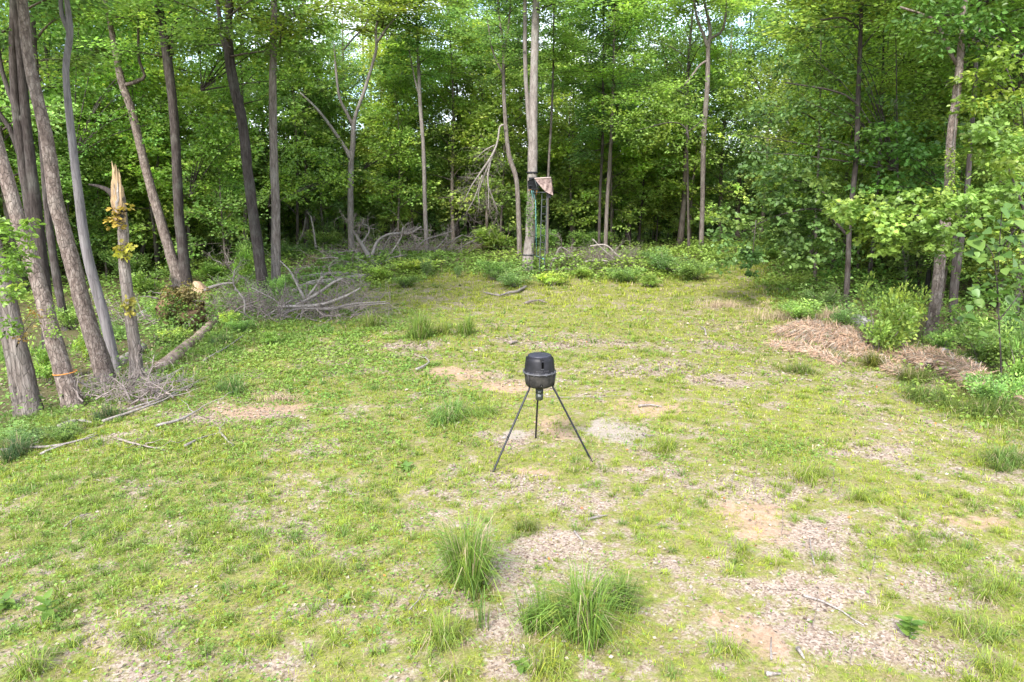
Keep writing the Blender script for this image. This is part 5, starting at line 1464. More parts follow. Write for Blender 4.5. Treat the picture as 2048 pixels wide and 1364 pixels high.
def straw_thing(label, pts_, radii, seed, nstr, name='straw_mound', cat='straw mound', hole=None, green=0.0, slen=0.35):
    """a long heap under dry straw that hangs down its sides"""
    P = np.array(pts_); rng = np.random.default_rng(seed)
    PR = spline(np.column_stack([P, radii]), 0.12)
    P, R = PR[:, :3], PR[:, 3]
    c = P[len(P) // 2].copy(); c[2] = float(gh(c[0], c[1]))
    o = thing(name, label, cat, c)
    link('body', Geo().tube(P, R, 20, 0.34, seed).build('body', STRAWC, True, c), o)
    ax = unit(P[-1] - P[0])
    i = rng.integers(0, len(P), nstr)
    a = rng.random(nstr) * math.pi * 1.2 - 0.3
    side = unit(np.cross(ax, [0, 0, 1]))
    B = P[i] + R[i][:, None] * (0.85 + 0.35 * rng.random((nstr, 1))) * (np.cos(a)[:, None] * side + np.sin(a)[:, None] * np.array([0, 0, 1])) + ax * rng.normal(scale=0.08, size=(nstr, 1))
    out = np.cos(a)[:, None] * side + np.sin(a)[:, None] * np.array([0, 0, 1])
    tang = -np.sin(a)[:, None] * side + np.cos(a)[:, None] * np.array([0, 0, 1])
    tang = tang * np.where(tang[:, 2:] > 0, -1, 1)
    d = unit(tang * (0.15 + 0.9 * rng.random((nstr, 1))) + 0.85 * rng.normal(size=(nstr, 3)) * np.array([1, 1, 0.6]) + 0.1 * out)
    L = slen * (0.4 + 0.9 * rng.random(nstr))
    Mid = B + d * L[:, None] * 0.5 + out * 0.02
    Tp = B + d * L[:, None] + np.array([0, 0, -0.18]) * L[:, None] + 0.015 * out
    Wd = unit(np.cross(d, out)) * 0.006
    V = np.stack([B - Wd, B + Wd, Mid - Wd, Mid + Wd, Tp], 1)
    gz = gh(V[..., 0], V[..., 1]) + 0.01
    V[..., 2] = np.maximum(V[..., 2], gz)
    off = np.arange(nstr)[:, None] * 5
    C = np.array([0.53, 0.35, 0.25]) * (0.38 + 0.95 * rng.random((nstr, 1)))
    gy_ = rng.random(nstr) < 0.25
    C[gy_] = C[gy_].mean(1, keepdims=True) * np.array([[1.12, 1.0, 0.86]])
    gr_ = rng.random(nstr) < green
    C[gr_] = np.array([0.12, 0.16, 0.04]) * (0.7 + 0.6 * rng.random((gr_.sum(), 1)))
    s = link('straw', mesh('straw', V.reshape(-1, 3) - c, off + np.array([[0, 1, 3, 2]]), off + np.array([[2, 3, 4]]), np.repeat(C, 5, 0), M_DRY), o)
    s['kind'] = 'stuff'
    if hole is not None:
        e = P[-1]; r = R[-1] * hole
        q = np.array([e - ax * 0.05, e + ax * 0.015])
        link('end', Geo().tube(q, [r, r * 0.9], 20, 0.15, seed).build('end', plain('hollow_shade', (0.05, 0.036, 0.027), 0.95, 0.05, 0.6, 14, 0.8), True, c), o)  # solid cap; the shade inside the hollow is put into its dark colour
    return o


def gpt(px, py, lift): return at(px, py, lift)


straw_thing('large flattened mound of tan straw at the right edge of the meadow', [gpt(1560, 668, 0.0), gpt(1600, 672, 0.1), gpt(1650, 685, 0.12), gpt(1700, 697, 0.1), gpt(1738, 706, 0.02)], [0.2, 0.33, 0.39, 0.37, 0.24], 1, 6500, slen=0.28, green=0.04)
straw_thing('lower lobe of tan straw spilling in front of the large mound', [gpt(1548, 690, -0.05), gpt(1590, 700, 0.0), gpt(1632, 712, 0.0), gpt(1680, 728, -0.05)], [0.14, 0.2, 0.2, 0.14], 2, 3000, slen=0.26, green=0.08)
straw_thing('flat tan straw strip joining the large mound to the straw logs', [gpt(1690, 705, -0.04), gpt(1740, 718, 0.0), gpt(1790, 722, 0.0), gpt(1850, 728, -0.04)], [0.12, 0.17, 0.18, 0.12], 8, 2400, green=0.12)
straw_thing('small straw covered log right of the large mound', [gpt(1755, 728, 0.02), gpt(1780, 742, 0.03), gpt(1806, 756, 0.02)], [0.14, 0.15, 0.13], 3, 900, 'straw_log', 'log', 0.6, 0.06, 0.2)
straw_thing('straw covered log with a dark hollow end', [gpt(1790, 706, 0.08), gpt(1822, 722, 0.12), gpt(1856, 744, 0.12)], [0.17, 0.2, 0.19], 4, 1300, 'straw_log', 'log', 0.75, 0.05, 0.25)
straw_thing('thick straw draped log at the far right of the row', [gpt(1850, 716, 0.1), gpt(1890, 738, 0.14), gpt(1930, 764, 0.18), gpt(1958, 786, 0.16)], [0.16, 0.22, 0.27, 0.22], 5, 4600, 'straw_log', 'log', None, 0.10, 0.24)
straw_thing('bit of a straw mound cut by the right edge of the frame', [gpt(2030, 806, 0.0), gpt(2060, 815, 0.03), gpt(2100, 830, 0.0)], [0.12, 0.17, 0.12], 6, 700)
for lb, (a, b), n_, rx, ry in [('tuft of pinkish dead grass by the fallen tree', (770, 528), 500, 0.9, 0.25), ('clump of tan dead grass right of the bright weeds', (905, 524), 600, 1.0, 0.3), ('tall tan dead grass left of the fallen tree', (632, 528), 450, 0.5, 0.55), ('straggly tan weeds before the shaded lane', (1560, 640), 330, 1.4, 0.45),
                            ('dry pinkish weeds beside the slim dark trunk foot', (1660, 640), 350, 0.8, 0.5), ('thin dead weeds on the meadow edge before the grass lane', (1440, 615), 240, 0.9, 0.36), ('dead grass tuft by the rusty dirt patch', (560, 800), 500, 0.5, 0.12)]:
    p = at(a, b); rng = np.random.default_rng(a)
    x, y = p[0] + rx * rng.normal(size=n_) * 0.42, p[1] + rx * rng.normal(size=n_) * 0.25
    V, Qd, Td, C = blades(rng, n_, x, y, ry * (0.6 + 0.8 * rng.random(n_)), 0.008 * max(1, p[1] / 18), np.array([0.44, 0.33, 0.235]) * (0.6 + 0.7 * rng.random((n_, 1))), 0.8)
    tag(link('dead_grass_tuft', mesh('dead_grass_tuft', V - p, Qd, Td, C, M_DRY), None, p), lb, 'dead grass')

# old stumps at the right
for lb, (a, b), r, h, s in [('old grey broken stump in the shrubs behind the straw mound', (1718, 652), 0.26, 0.36, 1), ('small grey stump end behind the straw draped log', (1890, 716), 0.15, 0.25, 2)]:
    p = at(a, b)
    g = Geo().tube(np.array([[0, 0, -0.1], [0, 0, h * 0.4], [0.03, 0, h * 0.75], [0.05, 0, h * 0.9], [0.06, 0, h]]), np.array([1.2, 1.1, 1.05, 0.8, 0.3]) * r, 14, 0.3, s)
    tag(link('old_stump', g.build('old_stump', M_STONE, False), None, p), lb, 'stump')

# ------------------------------------------------------------------ grass clumps, weeds and stalks in the clearing
def grass_clump(label, px, py, wpx, hpx, n, col, lean=0.45, wd=0.007, name='grass_clump', seeds=0):
    p = at(px, py); d = depth(p); rng = np.random.default_rng(hash_str(label))
    rw = wpx / 2 / F * d; h = hpx / F * d
    r = np.abs(rng.normal(size=n)) * rw * 0.20; a = rng.random(n) * 6.283
    ks = rng.integers(0, 5, n)                        # a clump is several plants
    ox, oy, oh = rng.normal(size=5) * rw * 0.42, rng.normal(size=5) * rw * 0.3, 0.55 + 0.5 * rng.random(5)
    oh[0] = 1.05; ox[0] = oy[0] = 0; ox = np.clip(ox - ox.mean(), -0.6 * rw, 0.6 * rw); oy = oy - oy.mean()
    x, y = p[0] + ox[ks] + r * np.cos(a), p[1] + oy[ks] + r * np.sin(a)
    hh = h * oh[ks] * (0.3 + 0.85 * rng.random(n) ** 1.3) * (1 - 0.25 * np.clip(r / rw, 0, 1))
    cc = np.array(col) * 1.15 * (0.6 + 0.7 * rng.random((n, 1))) * (1 + np.array([[0.45, 0.2, 0]]) * (rng.random((n, 1)) < 0.3))
    dead = rng.random(n) < 0.1
    cc[dead] = DRYC * (0.6 + 0.5 * rng.random((dead.sum(), 1)))
    V, Qd, Td, C = blades(rng, n, x, y, hh, wd * (0.7 + 0.6 * rng.random(n)), cc, lean * 0.8 + 1.5 * np.clip(r / rw, 0, 0.8), dirs=a + rng.normal(scale=0.6, size=n), droop=0.55)
    me = mesh('blades', V - p, Qd, Td, C, M_GRASS)
    if not seeds:
        me.name = name
        return tag(link(name, me, None, p), label, 'grass clump')
    o = thing(name, label, 'grass clump', p)
    b = link('blades', me, o); b['kind'] = 'stuff'
    for _ in range(seeds):
        q = p + np.array([rng.normal() * rw * 0.4, -rw * 0.4 + rng.normal() * rw * 0.15, h * (0.3 + 0.45 * rng.random())]) - p
        m_ = 60
        Pn = q + unit(rng.normal(size=(m_, 3))) * 0.035
        sm = leaf_mesh('seed_head', Pn, rng.normal(size=(m_, 3)), rng.normal(size=(m_, 3)), np.full(m_, 0.02), np.tile((0.22, 0.24, 0.06), (m_, 1)), 'rhomb', M_GRASS)
        link('seed_head', sm, o)
    return o


CL = (0.125, 0.21, 0.04)
grass_clump('largest dark green grass clump left of the litter path', 930, 1165, 150, 190, 1000, CL, 0.55, 0.009, seeds=5)
grass_clump('tall green grass clump right of the litter path', 1165, 1270, 150, 180, 800, CL, 0.55, 0.009, seeds=4)
grass_clump('smaller green clump touching the tall one, on its left', 1085, 1255, 110, 120, 450, CL, 0.6, 0.0085, seeds=2)
grass_clump('short green clump touching the tall one, on its right', 1245, 1215, 80, 90, 450, (0.09, 0.15, 0.03), 0.6)
grass_clump('loose green clump left of the litter path, below the largest', 890, 1285, 100, 88, 250, (0.160, 0.225, 0.042), 1.10)
grass_clump('yellow green clump at the bottom edge under the litter path', 1100, 1345, 130, 72, 250, (0.190, 0.245, 0.042), 1.10)
grass_clump('small clump at the head of the litter path', 1052, 1060, 60, 45, 300, (0.12, 0.16, 0.035), 0.7)
grass_clump('bright clump standing in the clay at the lower right', 1450, 1305, 90, 56, 225, (0.185, 0.245, 0.042), 1.10)
grass_clump('bright clump at the bottom edge left of centre', 905, 1360, 60, 56, 130, (0.180, 0.245, 0.042), 1.10)
grass_clump('light clump above the bright clump in the clay', 1480, 1105, 60, 48, 150, (0.180, 0.240, 0.042), 1.10)
grass_clump('bluish green grass clump on the left of the clearing', 462, 785, 80, 50, 500, (0.10, 0.18, 0.05), 0.7, 0.012)
grass_clump('long patch of fresh green grass left of the feeder', 900, 838, 190, 55, 800, (0.12, 0.215, 0.05), 0.9, 0.010)
grass_clump('green grass patch just left of the feeder leg', 975, 828, 80, 40, 350, (0.16, 0.24, 0.05), 0.9, 0.009)
grass_clump('tall green tuft in mid clearing, left of a pair', 840, 676, 84, 70, 650, (0.13, 0.20, 0.04), 0.4, 0.016)
grass_clump('tall green tuft in mid clearing, right of a pair', 930, 670, 46, 62, 400, (0.13, 0.20, 0.04), 0.4, 0.016)
grass_clump('tall grass tuft left of the pair in mid clearing', 740, 655, 60, 48, 280, (0.15, 0.21, 0.045), 0.5, 0.016)
grass_clump('thin dark tuft between the pair in mid clearing', 885, 668, 40, 40, 180, (0.15, 0.21, 0.045), 0.5, 0.016)
grass_clump('tall bright grass standing at the right of the gravel patch', 1330, 900, 100, 44, 300, (0.180, 0.240, 0.042), 1.10, 0.009)
grass_clump('bright grass clump on the right side of the meadow', 1620, 960, 90, 56, 300, (0.180, 0.242, 0.042), 1.10, 0.008)
grass_clump('lush clump at the right edge of the foreground', 1995, 1190, 110, 72, 350, (0.175, 0.240, 0.042), 1.10)
grass_clump('lush dark clump at the right edge, lower of two', 1950, 1270, 120, 64, 300, (0.160, 0.225, 0.042), 1.10)
grass_clump('fresh clump right of the pale twigs', 1720, 1000, 80, 48, 210, (0.170, 0.233, 0.042), 1.10)
grass_clump('bright clump under the lush right edge grass', 1985, 1345, 100, 64, 250, (0.185, 0.245, 0.042), 1.10)
grass_clump('rank green grass below the straw draped log', 1960, 830, 180, 60, 1000, (0.10, 0.15, 0.035), 0.9, 0.011)
grass_clump('dark green grass between the straw logs', 1825, 765, 70, 50, 500, (0.085, 0.12, 0.025), 0.9, 0.011)
grass_clump('tuft of olive grass beside the small straw log', 1745, 735, 60, 50, 450, (0.10, 0.12, 0.025), 0.9, 0.011)
grass_clump('fresh clump of grass at the bottom left corner', 60, 1345, 140, 64, 300, (0.165, 0.235, 0.042), 1.10)
grass_clump('soft green tuft near the lower left middle', 280, 1290, 110, 48, 225, (0.165, 0.228, 0.042), 1.10)
grass_clump('yellow green tuft in the lower left middle', 540, 1285, 70, 44, 180, (0.190, 0.247, 0.042), 1.10)
grass_clump('wide yellowish tuft left of the largest dark clump', 640, 1150, 180, 48, 450, (0.190, 0.245, 0.042), 1.10)
SEDGE = (0.05, 0.09, 0.035)
grass_clump('dark sedge below the left edge trunks, nearest the edge', 30, 915, 120, 60, 500, SEDGE, 0.7, 0.008)
grass_clump('dark sedge at the foot of the banded trunk', 120, 872, 130, 56, 550, SEDGE, 0.7, 0.008)
grass_clump('dark sedge right of the banded trunk foot', 215, 838, 110, 46, 450, SEDGE, 0.7, 0.009)
grass_clump('dark long grass along the upper side of the pinkish log', 340, 690, 90, 44, 450, SEDGE, 0.7, 0.011)
grass_clump('dark long grass between the pinkish log and the brush tangle', 440, 690, 90, 40, 450, (0.07, 0.125, 0.04), 0.7, 0.011)
grass_clump('rank olive grass in front of the large straw mound', 1600, 745, 120, 34, 500, (0.12, 0.17, 0.04), 0.9, 0.012)
grass_clump('rank green grass in front of the straw logs', 1850, 800, 150, 46, 800, (0.10, 0.155, 0.038), 0.9, 0.012)
grass_clump('long green grass at the right edge above the lush clumps', 2010, 930, 140, 60, 700, (0.10, 0.165, 0.038), 0.9, 0.009)
grass_clump('thin stalks of tall grass on the litter path', 962, 1255, 60, 110, 30, (0.09, 0.15, 0.04), 0.15, 0.009)
for i, (a, b, tx, ty) in enumerate([(1456, 995, 1471, 922), (1506, 985, 1514, 930), (1563, 1067, 1564, 1014), (1624, 1254, 1636, 1180), (1740, 1151, 1751, 1095), (1675, 1000, 1678, 955), (1660, 985, 1668, 935), (1700, 1330, 1702, 1270), (140, 1072, 141, 1040), (652, 1225, 654, 1195)]):
    p = at(a, b); q = pt(tx, ty, p[1] + 0.02)
    lb = ['dark thin weed stalk tallest of the right meadow', 'thin weed stalk next to the tallest one', 'bare stalk standing on the orange clay', 'dark stalk beside the long pale twig', 'slim stalk near the red leaf at right',
          'short stalk by the bright right clump', 'second short stalk by the bright right clump', 'stalk near the bottom edge at right', 'tiny dark stalk in the lush left weeds', 'tiny stalk left of the wide yellowish tuft'][i]
    mid = (p + q) / 2 + np.array([0.015, 0, 0])
    s = spline(np.array([p - [0, 0, .03], mid, q]), 0.05)
    o = thing('weed_stalk', lb, 'weed', p)
    link('stem', Geo().tube(s, np.linspace(0.005, 0.003, len(s)), 5).build('stem', M_TWIG, True, p), o)
    rng = np.random.default_rng(i); k = 14
    ip = s[rng.integers(2, len(s), k)] - p
    link('bud', leaf_mesh('bud', ip, np.stack([rng.normal(size=k), rng.normal(size=k), np.ones(k)], 1), rng.normal(size=(k, 3)), np.full(k, 0.022), np.tile((0.09, 0.08, 0.04), (k, 1)), 'rhomb', M_GRASS), o)
bm = [mesh('leaf', big * np.array([1, 0.62, 1]), None, bigT, np.tile(c_, (9, 1)), M_LEAF_NEAR, True) for c_ in ((0.12, 0.21, 0.045), (0.15, 0.24, 0.045))]
for lb, a, b, s, k, hh in [('broad leaved weed in the lush grass at lower left', 98, 1240, 44, 12, 0.26), ('pale broad leaved weed cut by the left edge', 12, 1215, 40, 8, 0.12), ('upright broad leaved weed at the lower right', 1818, 1280, 46, 12, 0.24), ('broad leaved seedling at the bottom centre', 1040, 1345, 40, 6, 0.16),
                           ('low weed with yellow green leaves left of the feeder', 812, 940, 30, 10, 0.08), ('small broad leaved weed at the lower left middle', 690, 1205, 26, 7, 0.06)]:
    p = at(a, b); d = depth(p); rng = np.random.default_rng(a)
    o = thing('broadleaf_weed', lb, 'weed', p)
    link('stem', Geo().tube(np.array([[0, 0, -.02], [0.005, 0, hh * .5], [0, 0, hh]]), [0.006, 0.005, 0.003], 5).build('stem', M_GRASSSTEM if 'M_GRASSSTEM' in globals() else plain('green_stem', (0.09, 0.14, 0.04), 0.6), True), o)
    for i in range(k):
        az = i * 2.4 + rng.normal() * 0.3
        lf = link('leaf', bm[i % 2], o, (0, 0, hh * (0.15 + 0.85 * i / k)))
        L = 0.72 * s / F * d * (0.75 + 0.4 * rng.random())
        lf.scale = (L, L, L); lf.rotation_euler = (rng.normal() * 0.25, -0.1 + rng.normal() * 0.3, az)

# ------------------------------------------------------------------ the feeder
fx, fy = 0.452, 10.85
fz = float(gh(fx, fy))
feet = [at(983, 944), at(1188, 924), at(1071, 875)]
fd = thing('deer_feeder', 'black barrel deer feeder standing on three steel legs in the clearing', 'feeder', (fx, fy, fz))
RZ = 1.485                       # the rim, above the foot of the feeder
G = Geo().lathe([(0.0, RZ + 0.262), (0.12, RZ + 0.262), (0.196, RZ + 0.258), (0.207, RZ + 0.246), (0.226, RZ + 0.225), (0.234, RZ + 0.195), (0.249, RZ + 0.03), (0.251, RZ + 0.012), (0.262, RZ + 0.008)], 56)
drum = link('upper_drum', G.build('upper_drum', M_PLASTIC, True), fd)
link('lid', Geo().lathe([(0.0, RZ + 0.288), (0.12, RZ + 0.286), (0.180, RZ + 0.281), (0.190, RZ + 0.276), (0.194, RZ + 0.266), (0.194, RZ + 0.252), (0.15, RZ + 0.252)], 56).build('lid', M_LID, True), fd)
link('rim', Geo().lathe([(0.252, RZ + 0.006), (0.272, RZ + 0.008), (0.2755, RZ + 0.002), (0.2755, RZ - 0.012), (0.270, RZ - 0.018), (0.246, RZ - 0.016)], 56).build('rim', M_RIM, True), fd)
link('lower_hopper', Geo().lathe([(0.248, RZ - 0.010), (0.246, RZ - 0.06), (0.240, RZ - 0.14), (0.231, RZ - 0.205), (0.214, RZ - 0.234), (0.17, RZ - 0.256), (0.08, RZ - 0.276), (0.0, RZ - 0.28)], 56).build('lower_hopper', M_PLASTIC_DULL, True), fd)
dv = link('spinner_unit', Geo().lathe([(0.0, RZ - 0.262), (0.068, RZ - 0.265), (0.070, RZ - 0.292), (0.056, RZ - 0.297), (0.056, RZ - 0.312), (0.062, RZ - 0.316), (0.062, RZ - 0.362), (0.055, RZ - 0.366), (0.055, RZ - 0.376), (0.0625, RZ - 0.38), (0.0635, RZ - 0.475), (0.056, RZ - 0.488), (0.0, RZ - 0.49)], 32).build('spinner_unit', M_GREEN_DEVICE, True), fd)
for zz_, s_ in ((RZ - 0.337, 0.05), (RZ - 0.405, 0.045)):
    an = -1.6
    link('label_plate', Geo().box((0.063 * math.cos(an), 0.063 * math.sin(an), zz_), (s_, 0.006, 0.016)).build('label_plate', plain('pale_plate', (0.22, 0.23, 0.22), 0.4, 0.5, 0.1), False), dv)
for sx_ in (-1, 1):
    link('bracket', Geo().box((0.058 * sx_, -0.02, RZ - 0.32), (0.012, 0.02, 0.10)).build('bracket', M_STEEL, False), dv)
an0 = math.atan2(-1, -0.04)      # towards the camera


def radial(r, a, z): return np.array([r * math.cos(a), r * math.sin(a), z])


def rotm(a): return np.array([[math.cos(a), -math.sin(a), 0], [math.sin(a), math.cos(a), 0], [0, 0, 1]])


la = an0 + 0.20                  # the latch
Rl = rotm(la + math.pi / 2) @ np.array([[1, 0, 0], [0, math.cos(-0.09), -math.sin(-0.09)], [0, math.sin(-0.09), math.cos(-0.09)]])
lt = link('latch_recess', Geo().box(radial(0.2385, la, RZ + 0.150), (0.042, 0.016, 0.105), Rl).build('latch_recess', plain('recess_shade', (0.002, 0.002, 0.002), 0.95, 0.03, 0.1), False), fd)  # raised block for the recess; the recess shade is put into its near-black colour
for sd_ in (-1, 1):
    link('recess_side', Geo().box(radial(0.243, la + sd_ * 0.088, RZ + 0.155), (0.006, 0.014, 0.11), Rl).build('recess_side', M_PLASTIC, False), lt)
link('recess_sill', Geo().box(radial(0.250, la, RZ + 0.094), (0.044, 0.014, 0.008), Rl).build('recess_sill', M_RIM, False), lt)
hl = link('latch', Geo().box(radial(0.212, la - 0.04, RZ + 0.243), (0.060, 0.034, 0.014), rotm(la + math.pi / 2)).build('latch', M_STEEL, False), fd)
link('clip', Geo().box(radial(0.231, la - 0.1, RZ + 0.226), (0.024, 0.016, 0.03), rotm(la + math.pi / 2 - .1)).build('clip', M_PLASTIC, False), hl)
link('hinge', Geo().box(radial(0.205, an0 - 1.25, RZ + 0.252), (0.05, 0.05, 0.018), rotm(an0 - 1.25 + math.pi / 2)).build('hinge', M_STEEL, False), fd)
for k_, da in enumerate((-1.15, -0.75, -0.33, -0.02, 0.42, 0.85, 1.2, 2.0, 2.8, 3.6, 4.4)):
    g = Geo()
    for q_ in (-0.045, 0.045):
        g.box(radial(0.264, an0 + da + q_, RZ + 0.016), (0.006, 0.014, 0.024), rotm(an0 + da + q_ + math.pi / 2))
    g.box(radial(0.272, an0 + da, RZ - 0.018), (0.012, 0.010, 0.014), rotm(an0 + da + math.pi / 2))
    link('rim_clip', g.build('rim_clip', M_RIM, False), fd)
sw = link('port_cover', Geo().box(radial(0.224, an0 + 0.12, RZ - 0.195), (0.04, 0.014, 0.06), rotm(an0 + .12 + math.pi / 2) @ np.array([[1, 0, 0], [0, math.cos(.42), -math.sin(.42)], [0, math.sin(.42), math.cos(.42)]])).build('port_cover', plain('black_port', (0.002, 0.002, 0.002), 0.9, 0.05, 0.1), False), fd)
link('screw', Geo().tube(np.array([radial(0.231, an0 + 0.12, RZ - 0.188), radial(0.236, an0 + 0.12, RZ - 0.189)]), 0.006, 8).build('screw', M_METAL, True), sw)
# raised lettering on the drum
cu = bpy.data.curves.new('lettering', 'FONT')
cu.body = 'MOULTRIE'; cu.size = 0.042; cu.extrude = 0.003; cu.align_x = 'CENTER'; cu.space_character = 1.15
to = bpy.data.objects.new('tmp_text', cu); COL.objects.link(to)
dg = bpy.context.evaluated_depsgraph_get()
tm_ = bpy.data.meshes.new_from_object(to.evaluated_get(dg))
bpy.data.objects.remove(to)
nv = len(tm_.vertices); co = np.zeros(nv * 3, np.float32); tm_.vertices.foreach_get('co', co); co = co.reshape(-1, 3)
ca = an0 + 0.20 + co[:, 0] / 0.249
zz_ = RZ + 0.036 + co[:, 1]
rr_ = 0.2495 - (zz_ - RZ - 0.03) * 0.0909 + 0.0005 + co[:, 2]
co = np.stack([rr_ * np.cos(ca), rr_ * np.sin(ca), zz_], 1).astype(np.float32)
tm_.vertices.foreach_set('co', co.ravel()); tm_.update()
tm_.name = 'lettering'; tm_.materials.clear(); tm_.materials.append(plain('raised_letter', (0.055, 0.052, 0.062), 0.5, 0.4, 0.15))
link('lettering', tm_, fd)
for i, ft in enumerate(feet):
    d = np.array([ft[0] - fx, ft[1] - fy]); a = math.atan2(d[1], d[0])
    f0 = np.array([d[0], d[1], ft[2] - fz - 0.06])
    top, low = radial(0.237, a, RZ - 0.02), radial(0.224, a, RZ - 0.20)
    b1 = radial(0.222, a, RZ - 0.24)
    b2 = b1 + (f0 - b1) * 0.05 + radial(-0.006, a, 0)
    b3 = b1 + (f0 - b1) * 0.12
    q = spline(np.array([low, b1, b2, b3, f0]), 0.03)
    lg = link('leg', Geo().tube(q, 0.0165, 12).build('leg', M_STEEL, True), fd)
    link('leg_socket', Geo().tube(np.array([radial(0.252, a, RZ - 0.02), radial(0.242, a, RZ - 0.11), radial(0.226, a, RZ - 0.225)]), [0.024, 0.023, 0.022], 12).build('leg_socket', M_PLASTIC_DULL, True), lg)
    j = q[int(len(q) * 0.62)]; j2 = q[int(len(q) * 0.62) + 1]
    link('joint_collar', Geo().tube(np.array([j - (j2 - j) * 0.6, j + (j2 - j) * 0.6]), 0.0185, 12).build('joint_collar', M_STEEL, True), lg)

# ------------------------------------------------------------------ the hunting stand on the thick trunk
YP = T['P'][1][1][1]
base = at(1083, 552)
st = thing('hunting_stand', 'hunting ladder stand with a faded camouflage skirt strapped to the thick trunk', 'tree stand', base)
sb = np.array(st.location)
Yl = base[1]
Yt = YP - 1.0


def spart(name, g, m, parent=None, smooth=False): return link(name, g.build(name, m, smooth, sb), parent or st)


lad = None
for (x0, y0), (x1, y1), (x2, y2) in (((1078, 552), (1081, 480), (1084, 388)), ((1088, 552), (1091, 480), (1094, 388))):
    q = np.array([pt(x0, y0, Yl), pt(x1, y1, (Yl + Yt) / 2), pt(x2, y2, Yt)])
    q[0, 2] = float(gh(q[0, 0], q[0, 1])) - 0.05
    spart('ladder_rail', Geo().tube(spline(q, 0.4), 0.03, 8), M_STANDSTEEL, smooth=True)
for k_ in range(11):
    t = (k_ + 0.7) / 11.5
    yy = 552 + (388 - 552) * t; xx = 1078 + (1084 - 1078) * t; Yk = Yl + (Yt - Yl) * t
    spart('ladder_rung', Geo().tube(np.array([pt(xx, yy, Yk), pt(xx + 10, yy, Yk)]), 0.018, 6), M_STANDSTEEL, smooth=True)
spart('support_bar', Geo().tube(np.array([pt(1084, 516, Yl + 0.2), pt(1066, 511, YP - 0.2), pt(1049, 509, YP)]), 0.02, 6), M_STANDSTEEL, smooth=True)
spart('teal_strap', Geo().tube(np.array([pt(1087, 518, Yl + 0.1), pt(1072, 512, YP - 0.35)]), 0.032, 6), M_TEAL, smooth=True)
# platform, seat, rail
corner = [(1060, 382, YP - 0.25), (1086, 381, YP - 0.15), (1098, 388, YP - 1.35), (1077, 389, YP - 1.35)]
pc = np.array([pt(*a) for a in corner]); pc[:, 2] = pc[:, 2].mean()
for i in range(4):
    spart('platform_bar', Geo().tube(np.array([pc[i], pc[(i + 1) % 4]]), 0.025, 6), M_STANDSTEEL, smooth=True)
for t in np.linspace(0.12, 0.88, 6):
    spart('platform_slat', Geo().tube(np.array([pc[0] + (pc[3] - pc[0]) * t, pc[1] + (pc[2] - pc[1]) * t]), 0.014, 5), M_STANDSTEEL, smooth=True)
seat_c = pt(1068, 371, YP - 0.55)
spart('seat', Geo().box(seat_c, (0.55, 0.42, 0.07)), M_BLACKCLOTH)
spart('backrest', Geo().box(seat_c + np.array([-0.02, 0.2, 0.22]), (0.5, 0.05, 0.4)), M_BLACKCLOTH)
rl = [pt(1070, 356, YP - 0.3), pt(1069, 357, YP - 1.3), pt(1102, 355, YP - 1.35), pt(1104, 357, YP - 0.35)]
spart('shooting_rail', Geo().tube(np.array(rl[1:3]), 0.03, 8), plain('rail_foam', (0.42, 0.33, 0.31), 0.8, 0.2, 0.2), smooth=True)
spart('side_rail', Geo().tube(np.array([rl[0], rl[1]]), 0.022, 8), M_STANDSTEEL, smooth=True)
spart('side_rail', Geo().tube(np.array([rl[2], rl[3]]), 0.022, 8), M_STANDSTEEL, smooth=True)
for a, b in ((rl[1], pc[3]), (rl[2], pc[2])):
    spart('rail_post', Geo().tube(np.array([a, b]), 0.02, 6), M_STANDSTEEL, smooth=True)


def cloth(name, A, B, C_, D_, m, nu=12, nv=9, amp=0.045, seed=0):
    """a hanging sheet between four corners, with folds and a thickness"""
    uu, vv = np.meshgrid(np.linspace(0, 1, nu), np.linspace(0, 1, nv))
    P = (A * (1 - uu[..., None]) + B * uu[..., None]) * (1 - vv[..., None]) + (D_ * (1 - uu[..., None]) + C_ * uu[..., None]) * vv[..., None]
    nrm = unit(np.cross(B - A, D_ - A))
    P = P + nrm * (amp * (fbm(uu * 4 + seed, vv * 3, seed, 3) - 0.5) * 2 * np.clip(vv * 3, 0, 1))[..., None]
    Vf = P.reshape(-1, 3); n_ = len(Vf)
    i = np.arange(nv - 1)[:, None] * nu + np.arange(nu - 1)[None]
    q = np.stack([i, i + 1, i + nu + 1, i + nu], -1).reshape(-1, 4)
    ring = list(range(nu)) + [nu * r + nu - 1 for r in range(1, nv)] + list(range(nu * nv - 2, nu * (nv - 1) - 1, -1)) + [nu * r for r in range(nv - 2, 0, -1)]
    e = [[ring[k], ring[(k + 1) % len(ring)], ring[(k + 1) % len(ring)] + n_, ring[k] + n_] for k in range(len(ring))]
    return spart(name, Geo().add(np.vstack([Vf, Vf + nrm * 0.012]), np.vstack([q, q[:, ::-1] + n_, e])), m, smooth=True)


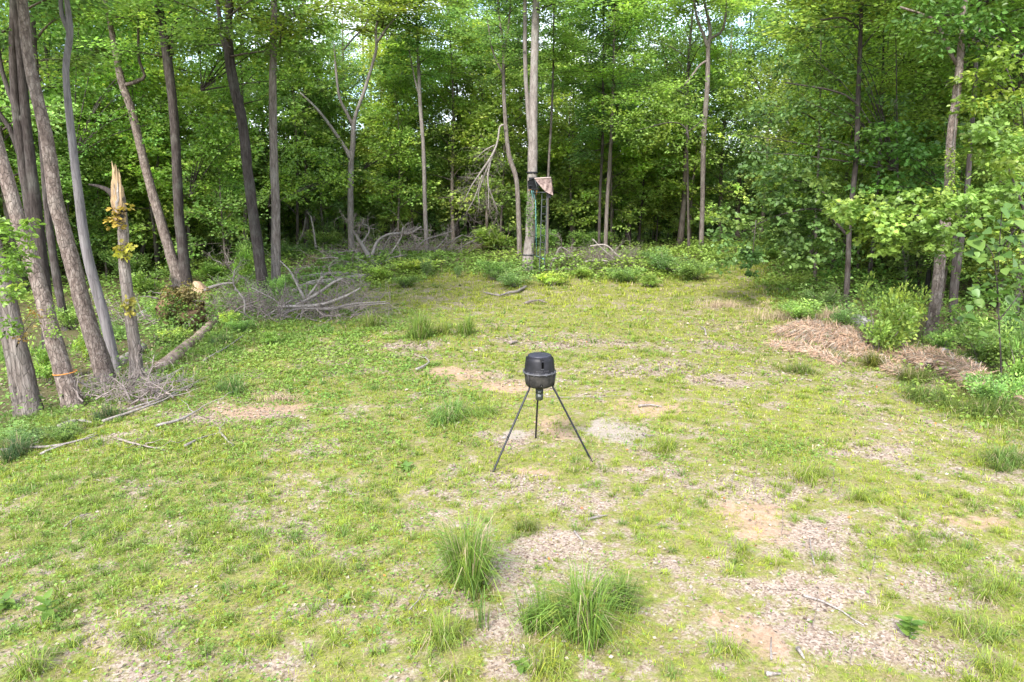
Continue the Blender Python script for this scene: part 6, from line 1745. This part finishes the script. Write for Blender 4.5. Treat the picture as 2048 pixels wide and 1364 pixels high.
cloth('skirt', pt(1068, 357, YP - 1.3), pt(1102, 355, YP - 1.37), pt(1106, 391, YP - 1.42), pt(1090, 383, YP - 1.4), M_CAMO, seed=2)
cloth('side_skirt', pt(1102, 355, YP - 1.36), pt(1104, 357, YP - 0.4), pt(1107, 388, YP - 0.4), pt(1106, 391, YP - 1.42), M_CAMO, seed=5)
cloth('net_side', pt(1055, 362, YP - 0.4), pt(1067, 357, YP - 1.2), pt(1079, 379, YP - 1.25), pt(1057, 378, YP - 0.4), M_BLACKCLOTH, seed=8)
cloth('storage_bag', pt(1093, 385, YP - 1.36), pt(1103, 387, YP - 1.36), pt(1102, 396, YP - 1.3), pt(1094, 395, YP - 1.3), M_BLACKCLOTH, 6, 5, seed=9)
for a, b, m in (((1057, 381, YP - .5), (1064, 378, YP - .6), M_ORANGE), ((1074, 380, YP - .9), (1073, 390, YP - .9), M_ORANGE), ((1063, 380, YP - .6), (1066, 402, YP - .6), M_TEAL), ((1066, 380, YP - .6), (1070, 400, YP - .7), M_TEAL), ((1071, 400, YP - .7), (1073, 515, YP - .5), M_TEAL)):
    spart('loose_strap', Geo().tube(np.array([pt(*a), pt(*b)]), 0.014, 5), m, smooth=True)
for yy, rr in ((345.5, 0.275), (509, 0.34)):
    cc_ = pt(1064.5 if yy < 400 else 1057, yy, YP)
    ring = np.array([[cc_[0] + rr * math.cos(t), cc_[1] + rr * math.sin(t), cc_[2]] for t in np.linspace(0, 2 * math.pi, 24)])
    spart('tree_strap', Geo().tube(ring, 0.05 if yy < 400 else 0.025, 6, cap=False), M_BLACKCLOTH if yy < 400 else M_STANDSTEEL, smooth=True)
foliage('vine', 'green vine leaves climbing the thick trunk under the hunting stand', 'vine', [(1058 + 4 * rngl.normal(), y_, YP - .45) for y_ in range(385, 446, 5)] + [(1067 + 4 * rngl.normal(), y_, YP - .45) for y_ in range(405, 448, 6)], 16, 0.17, 0.10, (0.08, 0.15, 0.03), 'oval', 0.9, 0.3)
foliage('vine', 'few vine leaves low on the thick trunk above the support bar', 'vine', [(1058, 452, YP - .45), (1062, 460, YP - .45), (1056, 466, YP - .45), (1063, 470, YP - .45), (1068, 490, YP - .4), (1069, 500, YP - .4)], 12, 0.13, 0.10, (0.09, 0.15, 0.03), 'oval', 0.9, 0.3)
YV = T['V'][1][1][1]
foliage('vine', 'leafy vine climbing the thick brown trunk at the right', 'vine', [(1902 + 5 * rngl.normal() + (400 - y_) * 0.03, y_, YV - .35) for y_ in range(300, 405, 4)], 16, 0.13, 0.075, (0.11, 0.175, 0.03), 'oval', 1.0, 0.4)
q = np.array([pt(a, b, YV - 0.22) for a, b in [(1892, 395), (1898, 350), (1903, 320), (1908, 270), (1915, 200), (1918, 150)]])
qs = spline(q, 0.15)
tag(link('woody_vine', Geo().tube(qs, 0.014, 6).build('woody_vine', M_BARK_PALE, True, qs[0]), None, qs[0]), 'bare pale vine stem running up the vined right trunk', 'vine')
